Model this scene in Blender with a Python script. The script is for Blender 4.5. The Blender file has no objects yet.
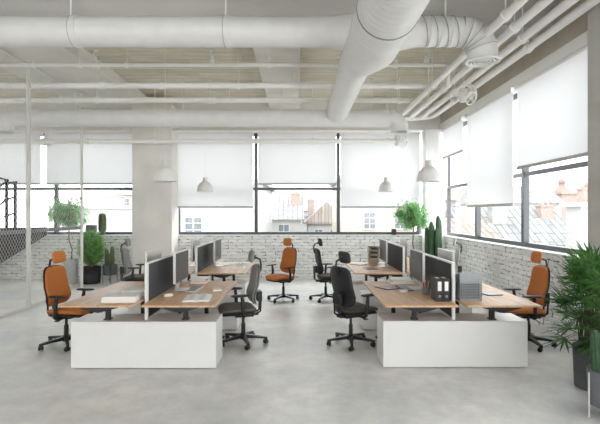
import bpy, bmesh, math, random
from math import pi, sin, cos, radians as R, sqrt
from mathutils import Vector, Matrix
random.seed(7)
C = bpy.context.scene.collection
D = bpy.data

# ------------------------------------------------------------------ materials
def lin(c):
    f = lambda v: v/12.92 if v <= .04045 else ((v+.055)/1.055)**2.4
    return (f(c[0]/255), f(c[1]/255), f(c[2]/255), 1)

def newmat(name):
    m = D.materials.new(name); m.use_nodes = True
    nt = m.node_tree; nt.nodes.clear()
    out = nt.nodes.new('ShaderNodeOutputMaterial')
    return m, nt, out

def N(nt, kind, **kw):
    n = nt.nodes.new(kind)
    for k, v in kw.items():
        if k in n.inputs: n.inputs[k].default_value = v
        else: setattr(n, k, v)
    return n

def mat(name, rgb, rough=.5, metal=0, var=.06, scale=20, bump=0, bscale=None, stretch=None, spec=.5):
    """principled surface with a faint procedural variation and grain"""
    m, nt, out = newmat(name)
    b = N(nt, 'ShaderNodeBsdfPrincipled', Roughness=rough, Metallic=metal)
    b.inputs['Specular IOR Level'].default_value = spec
    nt.links.new(b.outputs[0], out.inputs[0])
    tc = N(nt, 'ShaderNodeTexCoord'); mp = N(nt, 'ShaderNodeMapping')
    if stretch: mp.inputs['Scale'].default_value = stretch
    nt.links.new(tc.outputs['Object'], mp.inputs[0])
    no = N(nt, 'ShaderNodeTexNoise', Scale=scale, Detail=4.0)
    nt.links.new(mp.outputs[0], no.inputs['Vector'])
    cr = N(nt, 'ShaderNodeValToRGB')
    c = lin(rgb)
    cr.color_ramp.elements[0].position = .3; cr.color_ramp.elements[1].position = .7
    cr.color_ramp.elements[0].color = tuple(max(0, x*(1-var)) for x in c[:3])+(1,)
    cr.color_ramp.elements[1].color = tuple(min(1, x*(1+var)) for x in c[:3])+(1,)
    nt.links.new(no.outputs['Fac'], cr.inputs[0])
    nt.links.new(cr.outputs[0], b.inputs['Base Color'])
    if bump:
        n2 = N(nt, 'ShaderNodeTexNoise', Scale=bscale or scale*6, Detail=3.0)
        nt.links.new(mp.outputs[0], n2.inputs['Vector'])
        bp = N(nt, 'ShaderNodeBump', Strength=bump, Distance=.01)
        nt.links.new(n2.outputs['Fac'], bp.inputs['Height'])
        nt.links.new(bp.outputs[0], b.inputs['Normal'])
    return m

def mat_floor():
    m, nt, out = newmat('polished concrete')
    b = N(nt, 'ShaderNodeBsdfPrincipled'); nt.links.new(b.outputs[0], out.inputs[0])
    tc = N(nt, 'ShaderNodeTexCoord')
    n1 = N(nt, 'ShaderNodeTexNoise', Scale=.9, Detail=8.0, Roughness=.62)
    n2 = N(nt, 'ShaderNodeTexNoise', Scale=4.0, Detail=9.0, Roughness=.75)
    n3 = N(nt, 'ShaderNodeTexNoise', Scale=60.0, Detail=3.0)
    for n in (n1, n2, n3): nt.links.new(tc.outputs['Object'], n.inputs['Vector'])
    c1 = N(nt, 'ShaderNodeValToRGB')
    e = c1.color_ramp.elements
    e[0].position = .36; e[0].color = lin((212, 213, 214)); e[1].position = .64; e[1].color = lin((236, 233, 227))
    nt.links.new(n1.outputs['Fac'], c1.inputs[0])
    c2 = N(nt, 'ShaderNodeValToRGB')
    e = c2.color_ramp.elements
    e[0].position = .32; e[0].color = (.62, .62, .62, 1); e[1].position = .62; e[1].color = (1, 1, 1, 1)
    nt.links.new(n2.outputs['Fac'], c2.inputs[0])
    mx = N(nt, 'ShaderNodeMixRGB', blend_type='MULTIPLY'); mx.inputs[0].default_value = .55
    nt.links.new(c1.outputs[0], mx.inputs[1]); nt.links.new(c2.outputs[0], mx.inputs[2])
    nt.links.new(mx.outputs[0], b.inputs['Base Color'])
    mr = N(nt, 'ShaderNodeMapRange'); mr.inputs['To Min'].default_value = .3; mr.inputs['To Max'].default_value = .55
    nt.links.new(n2.outputs['Fac'], mr.inputs['Value']); nt.links.new(mr.outputs[0], b.inputs['Roughness'])
    b.inputs['Specular IOR Level'].default_value = .4
    bp = N(nt, 'ShaderNodeBump', Strength=.06, Distance=.004)
    nt.links.new(n3.outputs['Fac'], bp.inputs['Height']); nt.links.new(bp.outputs[0], b.inputs['Normal'])
    return m

def mat_board():
    """board-marked concrete: planks running diagonally-streaked across the bays"""
    m, nt, out = newmat('board marked concrete')
    b = N(nt, 'ShaderNodeBsdfPrincipled', Roughness=.85); nt.links.new(b.outputs[0], out.inputs[0])
    tc = N(nt, 'ShaderNodeTexCoord'); mp = N(nt, 'ShaderNodeMapping')
    mp.inputs['Rotation'].default_value = (0, 0, R(-38)); mp.inputs['Scale'].default_value = (1, 7, 1)
    nt.links.new(tc.outputs['Object'], mp.inputs[0])
    n1 = N(nt, 'ShaderNodeTexNoise', Scale=1.6, Detail=8.0, Roughness=.7)
    nt.links.new(mp.outputs[0], n1.inputs['Vector'])
    br = N(nt, 'ShaderNodeTexBrick', Scale=1.0)
    br.inputs['Brick Width'].default_value = 2.2; br.inputs['Row Height'].default_value = .2
    br.inputs['Mortar Size'].default_value = .008
    br.inputs['Color1'].default_value = (1, 1, 1, 1); br.inputs['Color2'].default_value = (.86, .86, .86, 1)
    br.inputs['Mortar'].default_value = (.7, .7, .7, 1)
    nt.links.new(tc.outputs['Object'], br.inputs['Vector'])
    c1 = N(nt, 'ShaderNodeValToRGB'); e = c1.color_ramp.elements
    e[0].position = .34; e[0].color = lin((206, 198, 178)); e[1].position = .66; e[1].color = lin((232, 227, 213))
    nt.links.new(n1.outputs['Fac'], c1.inputs[0])
    mx = N(nt, 'ShaderNodeMixRGB', blend_type='MULTIPLY'); mx.inputs[0].default_value = .8
    nt.links.new(c1.outputs[0], mx.inputs[1]); nt.links.new(br.outputs['Color'], mx.inputs[2])
    nt.links.new(mx.outputs[0], b.inputs['Base Color'])
    bp = N(nt, 'ShaderNodeBump', Strength=.5, Distance=.02)
    nt.links.new(n1.outputs['Fac'], bp.inputs['Height']); nt.links.new(bp.outputs[0], b.inputs['Normal'])
    return m

def mat_brick(axis):
    """white painted old brick; axis = direction the courses run along"""
    m, nt, out = newmat('white painted brick '+axis)
    b = N(nt, 'ShaderNodeBsdfPrincipled', Roughness=.8); nt.links.new(b.outputs[0], out.inputs[0])
    tc = N(nt, 'ShaderNodeTexCoord'); sp = N(nt, 'ShaderNodeSeparateXYZ'); cb = N(nt, 'ShaderNodeCombineXYZ')
    nt.links.new(tc.outputs['Object'], sp.inputs[0])
    nt.links.new(sp.outputs['X' if axis == 'x' else 'Y'], cb.inputs['X']); nt.links.new(sp.outputs['Z'], cb.inputs['Y'])
    n0 = N(nt, 'ShaderNodeTexNoise', Scale=5.0, Detail=4.0); nt.links.new(cb.outputs[0], n0.inputs['Vector'])
    vm = N(nt, 'ShaderNodeMixRGB', blend_type='ADD'); vm.inputs[0].default_value = .06
    nt.links.new(cb.outputs[0], vm.inputs[1]); nt.links.new(n0.outputs['Color'], vm.inputs[2])
    br = N(nt, 'ShaderNodeTexBrick', Scale=1.0)
    br.inputs['Brick Width'].default_value = .25; br.inputs['Row Height'].default_value = .083
    br.inputs['Mortar Size'].default_value = .011; br.inputs['Mortar Smooth'].default_value = .3
    br.inputs['Bias'].default_value = -.2
    br.inputs['Color1'].default_value = lin((240, 239, 237)); br.inputs['Color2'].default_value = lin((218, 217, 216))
    br.inputs['Mortar'].default_value = lin((220, 219, 218))
    nt.links.new(vm.outputs[0], br.inputs['Vector'])
    # broken joints, chips and soot
    n1 = N(nt, 'ShaderNodeTexNoise', Scale=9.0, Detail=6.0, Roughness=.75)
    nt.links.new(cb.outputs[0], n1.inputs['Vector'])
    cr = N(nt, 'ShaderNodeValToRGB'); e = cr.color_ramp.elements
    e[0].position = .51; e[0].color = (0, 0, 0, 1); e[1].position = .58; e[1].color = (1, 1, 1, 1)
    nt.links.new(n1.outputs['Fac'], cr.inputs[0])
    mu = N(nt, 'ShaderNodeMath', operation='MULTIPLY')
    nt.links.new(cr.outputs[0], mu.inputs[0]); nt.links.new(br.outputs['Fac'], mu.inputs[1])
    n2 = N(nt, 'ShaderNodeTexNoise', Scale=16.0, Detail=3.0)
    nt.links.new(cb.outputs[0], n2.inputs['Vector'])
    c2 = N(nt, 'ShaderNodeValToRGB'); e = c2.color_ramp.elements
    e[0].position = .68; e[0].color = (0, 0, 0, 1); e[1].position = .74; e[1].color = (1, 1, 1, 1)
    nt.links.new(n2.outputs['Fac'], c2.inputs[0])
    ad = N(nt, 'ShaderNodeMath', operation='MAXIMUM')
    nt.links.new(mu.outputs[0], ad.inputs[0]); nt.links.new(c2.outputs[0], ad.inputs[1])
    mx = N(nt, 'ShaderNodeMixRGB'); mx.inputs[2].default_value = lin((78, 78, 84))
    nt.links.new(ad.outputs[0], mx.inputs[0]); nt.links.new(br.outputs['Color'], mx.inputs[1])
    nt.links.new(mx.outputs[0], b.inputs['Base Color'])
    iv = N(nt, 'ShaderNodeMath', operation='SUBTRACT'); iv.inputs[0].default_value = 1
    nt.links.new(br.outputs['Fac'], iv.inputs[1])
    bp = N(nt, 'ShaderNodeBump', Strength=.4, Distance=.01)
    nt.links.new(iv.outputs[0], bp.inputs['Height']); nt.links.new(bp.outputs[0], b.inputs['Normal'])
    return m

def mat_wood(name, a, c, rough=.45):
    m, nt, out = newmat(name)
    b = N(nt, 'ShaderNodeBsdfPrincipled', Roughness=rough); nt.links.new(b.outputs[0], out.inputs[0])
    b.inputs['Specular IOR Level'].default_value = .35
    tc = N(nt, 'ShaderNodeTexCoord'); mp = N(nt, 'ShaderNodeMapping')
    mp.inputs['Scale'].default_value = (9, .9, 9)
    nt.links.new(tc.outputs['Object'], mp.inputs[0])
    n1 = N(nt, 'ShaderNodeTexNoise', Scale=2.2, Detail=8.0, Roughness=.65, Distortion=.6)
    nt.links.new(mp.outputs[0], n1.inputs['Vector'])
    cr = N(nt, 'ShaderNodeValToRGB'); e = cr.color_ramp.elements
    e[0].position = .32; e[0].color = lin(a); e[1].position = .68; e[1].color = lin(c)
    nt.links.new(n1.outputs['Fac'], cr.inputs[0]); nt.links.new(cr.outputs[0], b.inputs['Base Color'])
    return m

def mat_cloth(name, rgb, trans=.45):
    """roller blind fabric: light comes through it"""
    m, nt, out = newmat(name)
    tc = N(nt, 'ShaderNodeTexCoord')
    n1 = N(nt, 'ShaderNodeTexNoise', Scale=90.0, Detail=2.0); nt.links.new(tc.outputs['Object'], n1.inputs['Vector'])
    cr = N(nt, 'ShaderNodeValToRGB'); e = cr.color_ramp.elements
    c = lin(rgb); e[0].color = tuple(x*.96 for x in c[:3])+(1,); e[1].color = c
    nt.links.new(n1.outputs['Fac'], cr.inputs[0])
    d = N(nt, 'ShaderNodeBsdfDiffuse'); t = N(nt, 'ShaderNodeBsdfTranslucent'); mx = N(nt, 'ShaderNodeMixShader')
    mx.inputs[0].default_value = trans
    nt.links.new(cr.outputs[0], d.inputs[0]); nt.links.new(cr.outputs[0], t.inputs[0])
    nt.links.new(d.outputs[0], mx.inputs[1]); nt.links.new(t.outputs[0], mx.inputs[2]); nt.links.new(mx.outputs[0], out.inputs[0])
    return m

def mat_leaf(name, a, c):
    m, nt, out = newmat(name)
    tc = N(nt, 'ShaderNodeTexCoord')
    n1 = N(nt, 'ShaderNodeTexNoise', Scale=9.0, Detail=3.0); nt.links.new(tc.outputs['Object'], n1.inputs['Vector'])
    cr = N(nt, 'ShaderNodeValToRGB'); e = cr.color_ramp.elements
    e[0].position = .35; e[0].color = lin(a); e[1].position = .65; e[1].color = lin(c)
    nt.links.new(n1.outputs['Fac'], cr.inputs[0])
    d = N(nt, 'ShaderNodeBsdfPrincipled', Roughness=.5); t = N(nt, 'ShaderNodeBsdfTranslucent'); mx = N(nt, 'ShaderNodeMixShader')
    mx.inputs[0].default_value = .3
    nt.links.new(cr.outputs[0], d.inputs['Base Color']); nt.links.new(cr.outputs[0], t.inputs[0])
    nt.links.new(d.outputs[0], mx.inputs[1]); nt.links.new(t.outputs[0], mx.inputs[2]); nt.links.new(mx.outputs[0], out.inputs[0])
    return m

def mat_glass():
    m, nt, out = newmat('window glass')
    t = N(nt, 'ShaderNodeBsdfTransparent'); g = N(nt, 'ShaderNodeBsdfGlossy', Roughness=.02)
    t.inputs[0].default_value = (.97, .985, .98, 1)
    tc = N(nt, 'ShaderNodeTexCoord'); no = N(nt, 'ShaderNodeTexNoise', Scale=.7)
    nt.links.new(tc.outputs['Object'], no.inputs['Vector'])
    bp = N(nt, 'ShaderNodeBump', Strength=.02); nt.links.new(no.outputs['Fac'], bp.inputs['Height'])
    nt.links.new(bp.outputs[0], g.inputs['Normal'])
    fr = N(nt, 'ShaderNodeLayerWeight', Blend=.5); pw = N(nt, 'ShaderNodeMath', operation='POWER'); pw.inputs[1].default_value = 4
    ma = N(nt, 'ShaderNodeMath', operation='MULTIPLY_ADD'); ma.inputs[1].default_value = .35; ma.inputs[2].default_value = .015
    nt.links.new(fr.outputs['Facing'], pw.inputs[0]); nt.links.new(pw.outputs[0], ma.inputs[0])
    mx = N(nt, 'ShaderNodeMixShader')
    nt.links.new(ma.outputs[0], mx.inputs[0]); nt.links.new(t.outputs[0], mx.inputs[1]); nt.links.new(g.outputs[0], mx.inputs[2])
    nt.links.new(mx.outputs[0], out.inputs[0])
    return m

def mat_tiles(name, a, c, scale=1.0, axis='y'):
    """outdoor roof: long parallel sheets with worn seams"""
    m, nt, out = newmat(name)
    b = N(nt, 'ShaderNodeBsdfPrincipled', Roughness=.8); nt.links.new(b.outputs[0], out.inputs[0])
    tc = N(nt, 'ShaderNodeTexCoord')
    br = N(nt, 'ShaderNodeTexBrick', Scale=scale)
    br.inputs['Brick Width'].default_value = 1.9; br.inputs['Row Height'].default_value = .5; br.inputs['Mortar Size'].default_value = .05
    br.inputs['Color1'].default_value = lin(a); br.inputs['Color2'].default_value = lin(c)
    br.inputs['Mortar'].default_value = tuple(x*.55 for x in lin(a)[:3])+(1,)
    mp = N(nt, 'ShaderNodeMapping'); mp.inputs['Rotation'].default_value = (0, 0, pi/2)
    nt.links.new(tc.outputs['Object'], mp.inputs[0]); nt.links.new(mp.outputs[0], br.inputs['Vector'])
    no = N(nt, 'ShaderNodeTexNoise', Scale=1.3, Detail=6.0); nt.links.new(tc.outputs['Object'], no.inputs['Vector'])
    cr = N(nt, 'ShaderNodeValToRGB'); e = cr.color_ramp.elements
    e[0].position = .35; e[0].color = (.8, .8, .8, 1); e[1].position = .6; e[1].color = (1, 1, 1, 1)
    nt.links.new(no.outputs['Fac'], cr.inputs[0])
    mx = N(nt, 'ShaderNodeMixRGB', blend_type='MULTIPLY'); mx.inputs[0].default_value = 1
    nt.links.new(br.outputs['Color'], mx.inputs[1]); nt.links.new(cr.outputs[0], mx.inputs[2])
    nt.links.new(mx.outputs[0], b.inputs['Base Color'])
    return m

M = dict(
    floor=mat_floor(), board=mat_board(), brickx=mat_brick('x'), bricky=mat_brick('y'), glass=mat_glass(),
    concrete=mat('smooth concrete', (226, 223, 217), .85, var=.08, scale=1.6, bump=.15, bscale=30),
    beam=mat('cast concrete beam', (186, 184, 179), .85, var=.1, scale=1.2, bump=.2, bscale=24, stretch=(.3, 1, 3)),
    spandrel=mat('raw concrete spandrel', (188, 180, 168), .9, var=.1, scale=2, bump=.2, bscale=30),
    white=mat('white paint', (232, 231, 228), .6, var=.02, scale=3),
    trimwhite=mat('white window reveal', (238, 238, 236), .55, var=.02, scale=3),
    duct=mat('white coated sheet metal', (224, 224, 222), .42, var=.04, scale=4, bump=.05, bscale=12),
    seam=mat('duct seam', (140, 138, 135), .5, var=.05),
    pipe=mat('white painted pipe', (238, 237, 234), .4, var=.03, scale=6),
    inside=mat('dark duct inside', (150, 150, 148), .6),
    frame=mat('black window frame', (72, 73, 77), .4, var=.05),
    sill=mat('pale window sill', (226, 226, 226), .4, var=.03),
    blind=mat_cloth('white blind fabric', (240, 240, 241), .4),
    blindbar=mat('grey blind bar', (176, 176, 176), .45, var=.03),
    cabinet=mat('white lacquer', (226, 226, 225), .38, var=.015, scale=4),
    plinth=mat('grey plinth', (120, 120, 120), .5),
    woodA=mat_wood('oak top', (190, 149, 114), (222, 185, 150)),
    woodB=mat_wood('pale oak edge', (206, 170, 132), (226, 192, 156)),
    black=mat('black plastic', (36, 36, 38), .45, var=.08, scale=40),
    blackmetal=mat('black metal', (40, 41, 43), .4, metal=.3, var=.06),
    fabric=mat('charcoal acoustic fabric', (72, 73, 76), .95, var=.2, scale=160, bump=.4, bscale=300),
    orange=mat('orange upholstery', (196, 116, 52), .85, var=.12, scale=220, bump=.3, bscale=400),
    greyfab=mat('grey upholstery', (134, 133, 131), .9, var=.12, scale=220, bump=.3, bscale=400),
    lightfab=mat('pale grey upholstery', (164, 161, 156), .9, var=.12, scale=220, bump=.3, bscale=400),
    darkfab=mat('charcoal upholstery', (54, 53, 52), .85, var=.15, scale=220, bump=.3, bscale=400),
    olivefab=mat('dark brown seat cloth', (74, 69, 60), .9, var=.15, scale=220, bump=.3, bscale=400),
    seatgrey=mat('grey brown seat cloth', (100, 96, 88), .9, var=.15, scale=220, bump=.3, bscale=400),
    silver=mat('silver plastic', (205, 204, 200), .35, metal=.2, var=.03),
    screen=mat('dark screen', (44, 46, 50), .3, var=.05, scale=3),
    paper=mat('white paper', (238, 237, 234), .8, var=.03, scale=200, stretch=(.1, .1, 8)),
    ink=mat('grey print', (150, 150, 150), .8),
    cream=mat('cream cover', (222, 212, 196), .7),
    red=mat('brick red cover', (160, 74, 58), .7),
    pink=mat('dusty pink cover', (206, 158, 146), .7),
    darkpaper=mat('slate cover', (96, 98, 102), .6),
    lid=mat('grey aluminium lid', (136, 138, 140), .4, metal=.4),
    holder=mat('grey sheet steel', (156, 160, 164), .45, metal=.3),
    pencilred=mat('red pencil paint', (170, 40, 36), .5),
    potgrey=mat('charcoal planter', (84, 85, 88), .7, var=.08, scale=30, bump=.1),
    potblack=mat('black planter', (30, 30, 31), .5, var=.1),
    potmid=mat('mid grey planter', (112, 113, 117), .65, var=.06, scale=30),
    potlight=mat('light grey ribbed planter', (176, 176, 176), .7, var=.05),
    soil=mat('soil', (58, 46, 38), .95, var=.3, scale=60, bump=.8),
    gravel=mat('white gravel', (216, 213, 206), .8, var=.15, scale=80),
    bark=mat('bark', (128, 108, 88), .85, var=.25, scale=30, bump=.5),
    leafdeep=mat_leaf('deep green leaf', (38, 80, 40), (98, 142, 76)),
    leafmid=mat_leaf('mid green leaf', (78, 136, 66), (140, 190, 108)),
    leaffresh=mat_leaf('fresh green leaf', (106, 172, 102), (170, 216, 152)),
    cactus=mat('cactus skin', (52, 82, 52), .6, var=.25, scale=25, bump=.3),
    cactusolive=mat('olive cactus skin', (92, 104, 74), .65, var=.25, scale=40, bump=.5),
    wire=mat('white powder coated wire', (222, 222, 220), .5, var=.02),
    post=mat('white powder coated post', (222, 221, 218), .5, var=.02),
    stairdark=mat('dark steel plate', (64, 64, 66), .6, metal=.2, var=.1, scale=5),
    lamp=mat('white lamp enamel', (226, 225, 222), .35, var=.02),
    bulb=mat('opal bulb', (240, 238, 232), .3),
    facade=mat('pale render facade', (146, 145, 143), .9, var=.05, scale=1.5),
    facadebeige=mat('beige render facade', (158, 150, 139), .9, var=.05, scale=1.5),
    facadepink=mat('faded pink brick', (138, 120, 112), .9, var=.15, scale=6),
    outglass=mat('far window glass', (88, 92, 97), .2, var=.1, scale=2),
    outframe=mat('far window frame', (156, 156, 154), .6),
    slate=mat_tiles('pale slate roof', (110, 112, 113), (132, 130, 126), 1.2),
    rooftile=mat_tiles('faded tile roof', (120, 108, 100), (134, 126, 118), 1.6),
    towerstone=mat('far tower stone', (122, 110, 102), .9, var=.1),
    stemgreen=mat('green brown stem', (74, 86, 50), .7, var=.2),
    ground=mat('far street', (110, 110, 108), .9, scale=.2),
    domecopper=mat('rosy dome', (126, 102, 94), .7),
    whitewheel=mat('white valve enamel', (230, 229, 226), .35),
)

# ------------------------------------------------------------------ mesh builder
class MB:
    def __init__(s): s.v = []; s.f = []; s.sm = []
    def add(s, vs, fs, smooth=False):
        o = len(s.v); s.v += [tuple(v) for v in vs]
        s.f += [tuple(i+o for i in f) for f in fs]; s.sm += [smooth]*len(fs); return s
    def box(s, lo, hi, bev=0, mtx=None):
        bm = bmesh.new(); bmesh.ops.create_cube(bm, size=1)
        c = [(lo[i]+hi[i])/2 for i in range(3)]; d = [abs(hi[i]-lo[i]) for i in range(3)]
        for v in bm.verts: v.co = Vector((c[0]+v.co.x*d[0], c[1]+v.co.y*d[1], c[2]+v.co.z*d[2]))
        if bev: bmesh.ops.bevel(bm, geom=bm.edges[:], offset=min(bev, min(d)*.45), segments=2, affect='EDGES', profile=.6)
        if mtx is not None:
            for v in bm.verts: v.co = mtx @ v.co
        bm.verts.index_update()
        s.add([v.co.copy() for v in bm.verts], [[v.index for v in f.verts] for f in bm.faces]); bm.free(); return s
    def cbox(s, c, d, bev=0, rz=0, mtx=None):
        T = Matrix.Translation(c) @ Matrix.Rotation(rz, 4, 'Z')
        if mtx is not None: T = Matrix.Translation(c) @ mtx
        return s.box([-x/2 for x in d], [x/2 for x in d], bev, T)
    def prism(s, poly, ax, a, b):
        """poly in the two other axes, extruded along axis ax from a to b"""
        def P(p, t):
            if ax == 0: return (t, p[0], p[1])
            if ax == 1: return (p[0], t, p[1])
            return (p[0], p[1], t)
        n = len(poly)
        vs = [P(p, a) for p in poly]+[P(p, b) for p in poly]
        fs = [list(range(n))[::-1], list(range(n, 2*n))]+[[i, (i+1) % n, n+(i+1) % n, n+i] for i in range(n)]
        s.add(vs, fs); return s
    def tube(s, path, r, seg=12, cap=True, smooth=True, closed=False, flat=None):
        path = [Vector(p) for p in path]; n = len(path)
        rs = r if isinstance(r, (list, tuple)) else [r]*n
        vs = []; fs = []
        t0 = (path[1]-path[0]).normalized()
        u = t0.orthogonal().normalized()
        for i in range(n):
            if closed: t = (path[(i+1) % n]-path[i-1])
            elif i == 0: t = path[1]-path[0]
            elif i == n-1: t = path[-1]-path[-2]
            else: t = (path[i+1]-path[i]).normalized()+(path[i]-path[i-1]).normalized()
            if t.length < 1e-9: t = t0
            t = t.normalized(); u = (u-t*u.dot(t))
            u = u.normalized() if u.length > 1e-6 else t.orthogonal().normalized()
            w = t.cross(u)
            for k in range(seg):
                a = 2*pi*k/seg
                vs.append(path[i]+(u*cos(a)+w*sin(a))*rs[i])
        m = n if closed else n-1
        for i in range(m):
            for k in range(seg):
                j = (i+1) % n
                fs.append([i*seg+k, i*seg+(k+1) % seg, j*seg+(k+1) % seg, j*seg+k])
        s.add(vs, fs, smooth)
        if cap and not closed:
            s.add(vs[:seg], [list(range(seg))[::-1]]); s.add(vs[-seg:], [list(range(seg))])
        return s
    def lathe(s, prof, c=(0, 0, 0), seg=32, smooth=True, rib=None):
        vs = []; fs = []
        for (r, z) in prof:
            for k in range(seg):
                a = 2*pi*k/seg; rr = r*(rib(a) if rib else 1)
                vs.append((c[0]+rr*cos(a), c[1]+rr*sin(a), c[2]+z))
        for i in range(len(prof)-1):
            for k in range(seg):
                fs.append([i*seg+k, i*seg+(k+1) % seg, (i+1)*seg+(k+1) % seg, (i+1)*seg+k])
        s.add(vs, fs, smooth); return s
    def torus(s, c, ax, Rr, r, n=24, seg=8):
        ax = Vector(ax).normalized(); u = ax.orthogonal().normalized(); w = ax.cross(u)
        return s.tube([Vector(c)+(u*cos(2*pi*i/n)+w*sin(2*pi*i/n))*Rr for i in range(n)], r, seg, closed=True)
    def cushion(s, a, b, t, warp, p=4.5, n=32, rings=7, edge=5):
        """rounded-rectangle pad a x b (half sizes), thickness t, bent by warp(p, q, n)"""
        vs = []; fs = []
        rr = [(i/rings) for i in range(rings+1)]
        rr = [1-(1-x)**1.8 for x in rr]
        def ring(r, sign):
            h = sign*t/2*(max(0, 1-r**edge))**.5
            if r == 0: return [(0, 0, h)]
            o = []
            for k in range(n):
                A = 2*pi*k/n; c_, s_ = cos(A), sin(A)
                x = a*r*math.copysign(abs(c_)**(2/p), c_); y = b*r*math.copysign(abs(s_)**(2/p), s_)
                o.append((x, y, h))
            return o
        seq = [ring(r, 1) for r in rr]+[ring(r, -1) for r in rr[::-1][1:]]
        off = []
        for q in seq: off.append(len(vs)); vs += [warp(*x) for x in q]
        for i in range(len(seq)-1):
            A, B = seq[i], seq[i+1]
            for k in range(n):
                k2 = (k+1) % n
                if len(A) == 1: fs.append([off[i], off[i+1]+k, off[i+1]+k2])
                elif len(B) == 1: fs.append([off[i]+k, off[i+1], off[i]+k2])
                else: fs.append([off[i]+k, off[i+1]+k, off[i+1]+k2, off[i]+k2])
        s.add(vs, fs, True); return s
    def mesh(s, name, m):
        me = D.meshes.new(name); me.from_pydata(s.v, [], s.f); me.update()
        bm = bmesh.new(); bm.from_mesh(me); bmesh.ops.recalc_face_normals(bm, faces=bm.faces); bm.to_mesh(me); bm.free()
        me.polygons.foreach_set('use_smooth', s.sm); me.materials.append(m); return me
    def build(s, name, m, parent=None, loc=None, rz=0):
        o = D.objects.new(name, s.mesh(name, m)); C.objects.link(o)
        if parent: o.parent = parent
        if loc is not None: o.location = loc
        o.rotation_euler.z = rz
        return o

def tag(o, label=None, cat=None, group=None, kind=None):
    if label: o['label'] = label
    if cat: o['category'] = cat
    if group: o['group'] = group
    if kind: o['kind'] = kind
    return o
def thing(name, label, cat, loc=(0, 0, 0), rz=0, group=None, kind=None):
    o = D.objects.new(name, None); C.objects.link(o); o.location = loc; o.rotation_euler.z = rz
    o.empty_display_size = .1
    return tag(o, label, cat, group, kind)
def struct(name, mb, m):
    return tag(mb.build(name, m), kind='structure')
def kids(o): return [x for x in D.objects if x.parent == o]
def dup(o, loc=None, rz=None, label=None, parent=None):
    c = o.copy(); C.objects.link(c); c.parent = parent
    if loc is not None: c.location = loc
    if rz is not None: c.rotation_euler.z = rz
    if label: c['label'] = label
    for k in kids(o): dup(k, parent=c)
    return c
def recolour(o, table):
    """give a copied thing its own materials"""
    for k in kids(o):
        base = k.name.split('.')[0]
        if base in table and k.type == 'MESH':
            k.data = k.data.copy(); k.data.materials[0] = table[base]
        recolour(k, table)

# ------------------------------------------------------------------ camera (eye 1.75 m, looking level down the room)
F = 440.0; CAMZ = 1.75
cam = D.cameras.new('camera'); co = D.objects.new('camera', cam); C.objects.link(co)
co.location = (0, 0, CAMZ); co.rotation_euler = (pi/2, 0, 0)
cam.sensor_fit = 'HORIZONTAL'; cam.sensor_width = 36; cam.lens = F/600*36
cam.shift_y = 1/600; cam.clip_end = 500
bpy.context.scene.camera = co

# ------------------------------------------------------------------ the room
YB = 11.67        # inside face of the back wall
XR = 3.72         # inside face of the right wall
XL = -9.6
SILL = 1.167; HEAD = 3.9; CEIL = 4.75; YF = -6.0
struct('floor', MB().box((XL-.3, YF, -.2), (XR+.3, YB+.3, 0)), M['floor'])
struct('ceiling', MB().box((XL-.3, 6.55, CEIL), (XR+.3, YB+.3, CEIL+.3)), M['board'])
CEILF = 4.95
def ceil_at(x, y):
    if y < 6.3: return CEILF
    if y <= 6.8: return 4.44
    return 4.5 if (-.79 <= x <= 0 or -5.66 <= x <= -3.93) else CEIL
for x0, x1 in ((-.79, 0.0), (-5.66, -3.93)):
    struct('ceiling_rib', MB().box((x0, 6.8, 4.5), (x1, YB-.002, CEIL-.001), .01), M['concrete'])
struct('ceiling_beam', MB().prism([(6.3, 4.44), (6.8, 4.44), (6.8, CEIL-.001), (6.549, CEIL-.001), (6.549, CEILF-.001), (6.3, CEILF-.001)], 0, XL+.001, XR-.001), M['beam'])
# back wall: brick parapet, concrete lintel
w = struct('wall_back', MB().box((XL, YB, 0), (XR, YB+.3, SILL-.02)), M['brickx'])
w2 = MB().box((XL, YB, HEAD), (XR, YB+.3, CEIL-.001)).build('lintel', M['white'], w)
struct('trim_1', MB().box((XL, YB-.03, SILL-.02), (XR-.03, YB+.3, SILL), .005), M['sill'])
w = struct('wall_right', MB().box((XR, YF, 0), (XR+.3, YB+.3, SILL-.02)), M['bricky'])
MB().box((XR, YF, 4.09), (XR+.3, 6.549, CEILF-.001)).box((XR, 6.5495, 4.09), (XR+.3, YB+.3, CEIL-.001)).build('spandrel', M['spandrel'], w)
MB().box((XR-.04, YF, HEAD), (XR+.3, YB-.001, 4.089), .01).box((XR, YF, 2.7), (XR+.3, 4.54, HEAD-.001)).build('lintel', M['trimwhite'], w)  # second box: unseen panel added to keep daylight off the ducts
struct('trim_2', MB().box((XR-.03, YF, SILL-.02), (XR+.3, YB+.3, SILL), .005), M['sill'])
struct('ceiling_slab', MB().box((XL-.3, YF, CEILF), (XR+.3, 6.549, CEILF+.1)), M['beam'])
wf = struct('wall_front_added', MB().box((XL, YF-.3, 0), (XR, YF-.001, SILL-.02)), M['white'])  # unseen wall, added to cut the daylight from behind the camera
MB().box((XL, YF-.3, 3.1), (XR, YF-.001, CEILF+.1)).build('lintel', M['white'], wf)  # set low to hold back more of that daylight
struct('wall_left', MB().box((XL-.3, YF, 0), (XL, 6.549, CEILF-.001)).box((XL-.3, 6.5495, 0), (XL, YB+.3, CEIL-.001)), M['white'])
struct('column', MB().box((-4.22, 11.05, 0), (-3.22, YB-.001, 4.5), .012), M['concrete'])
struct('column', MB().box((3.22, 11.28, 0), (XR-.001, YB-.001, HEAD-.001), .012), M['trimwhite'])
struct('column', MB().box((3.46, 4.55, 0), (4.3, 5.3, CEILF-.001), .012), M['beam'])

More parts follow.
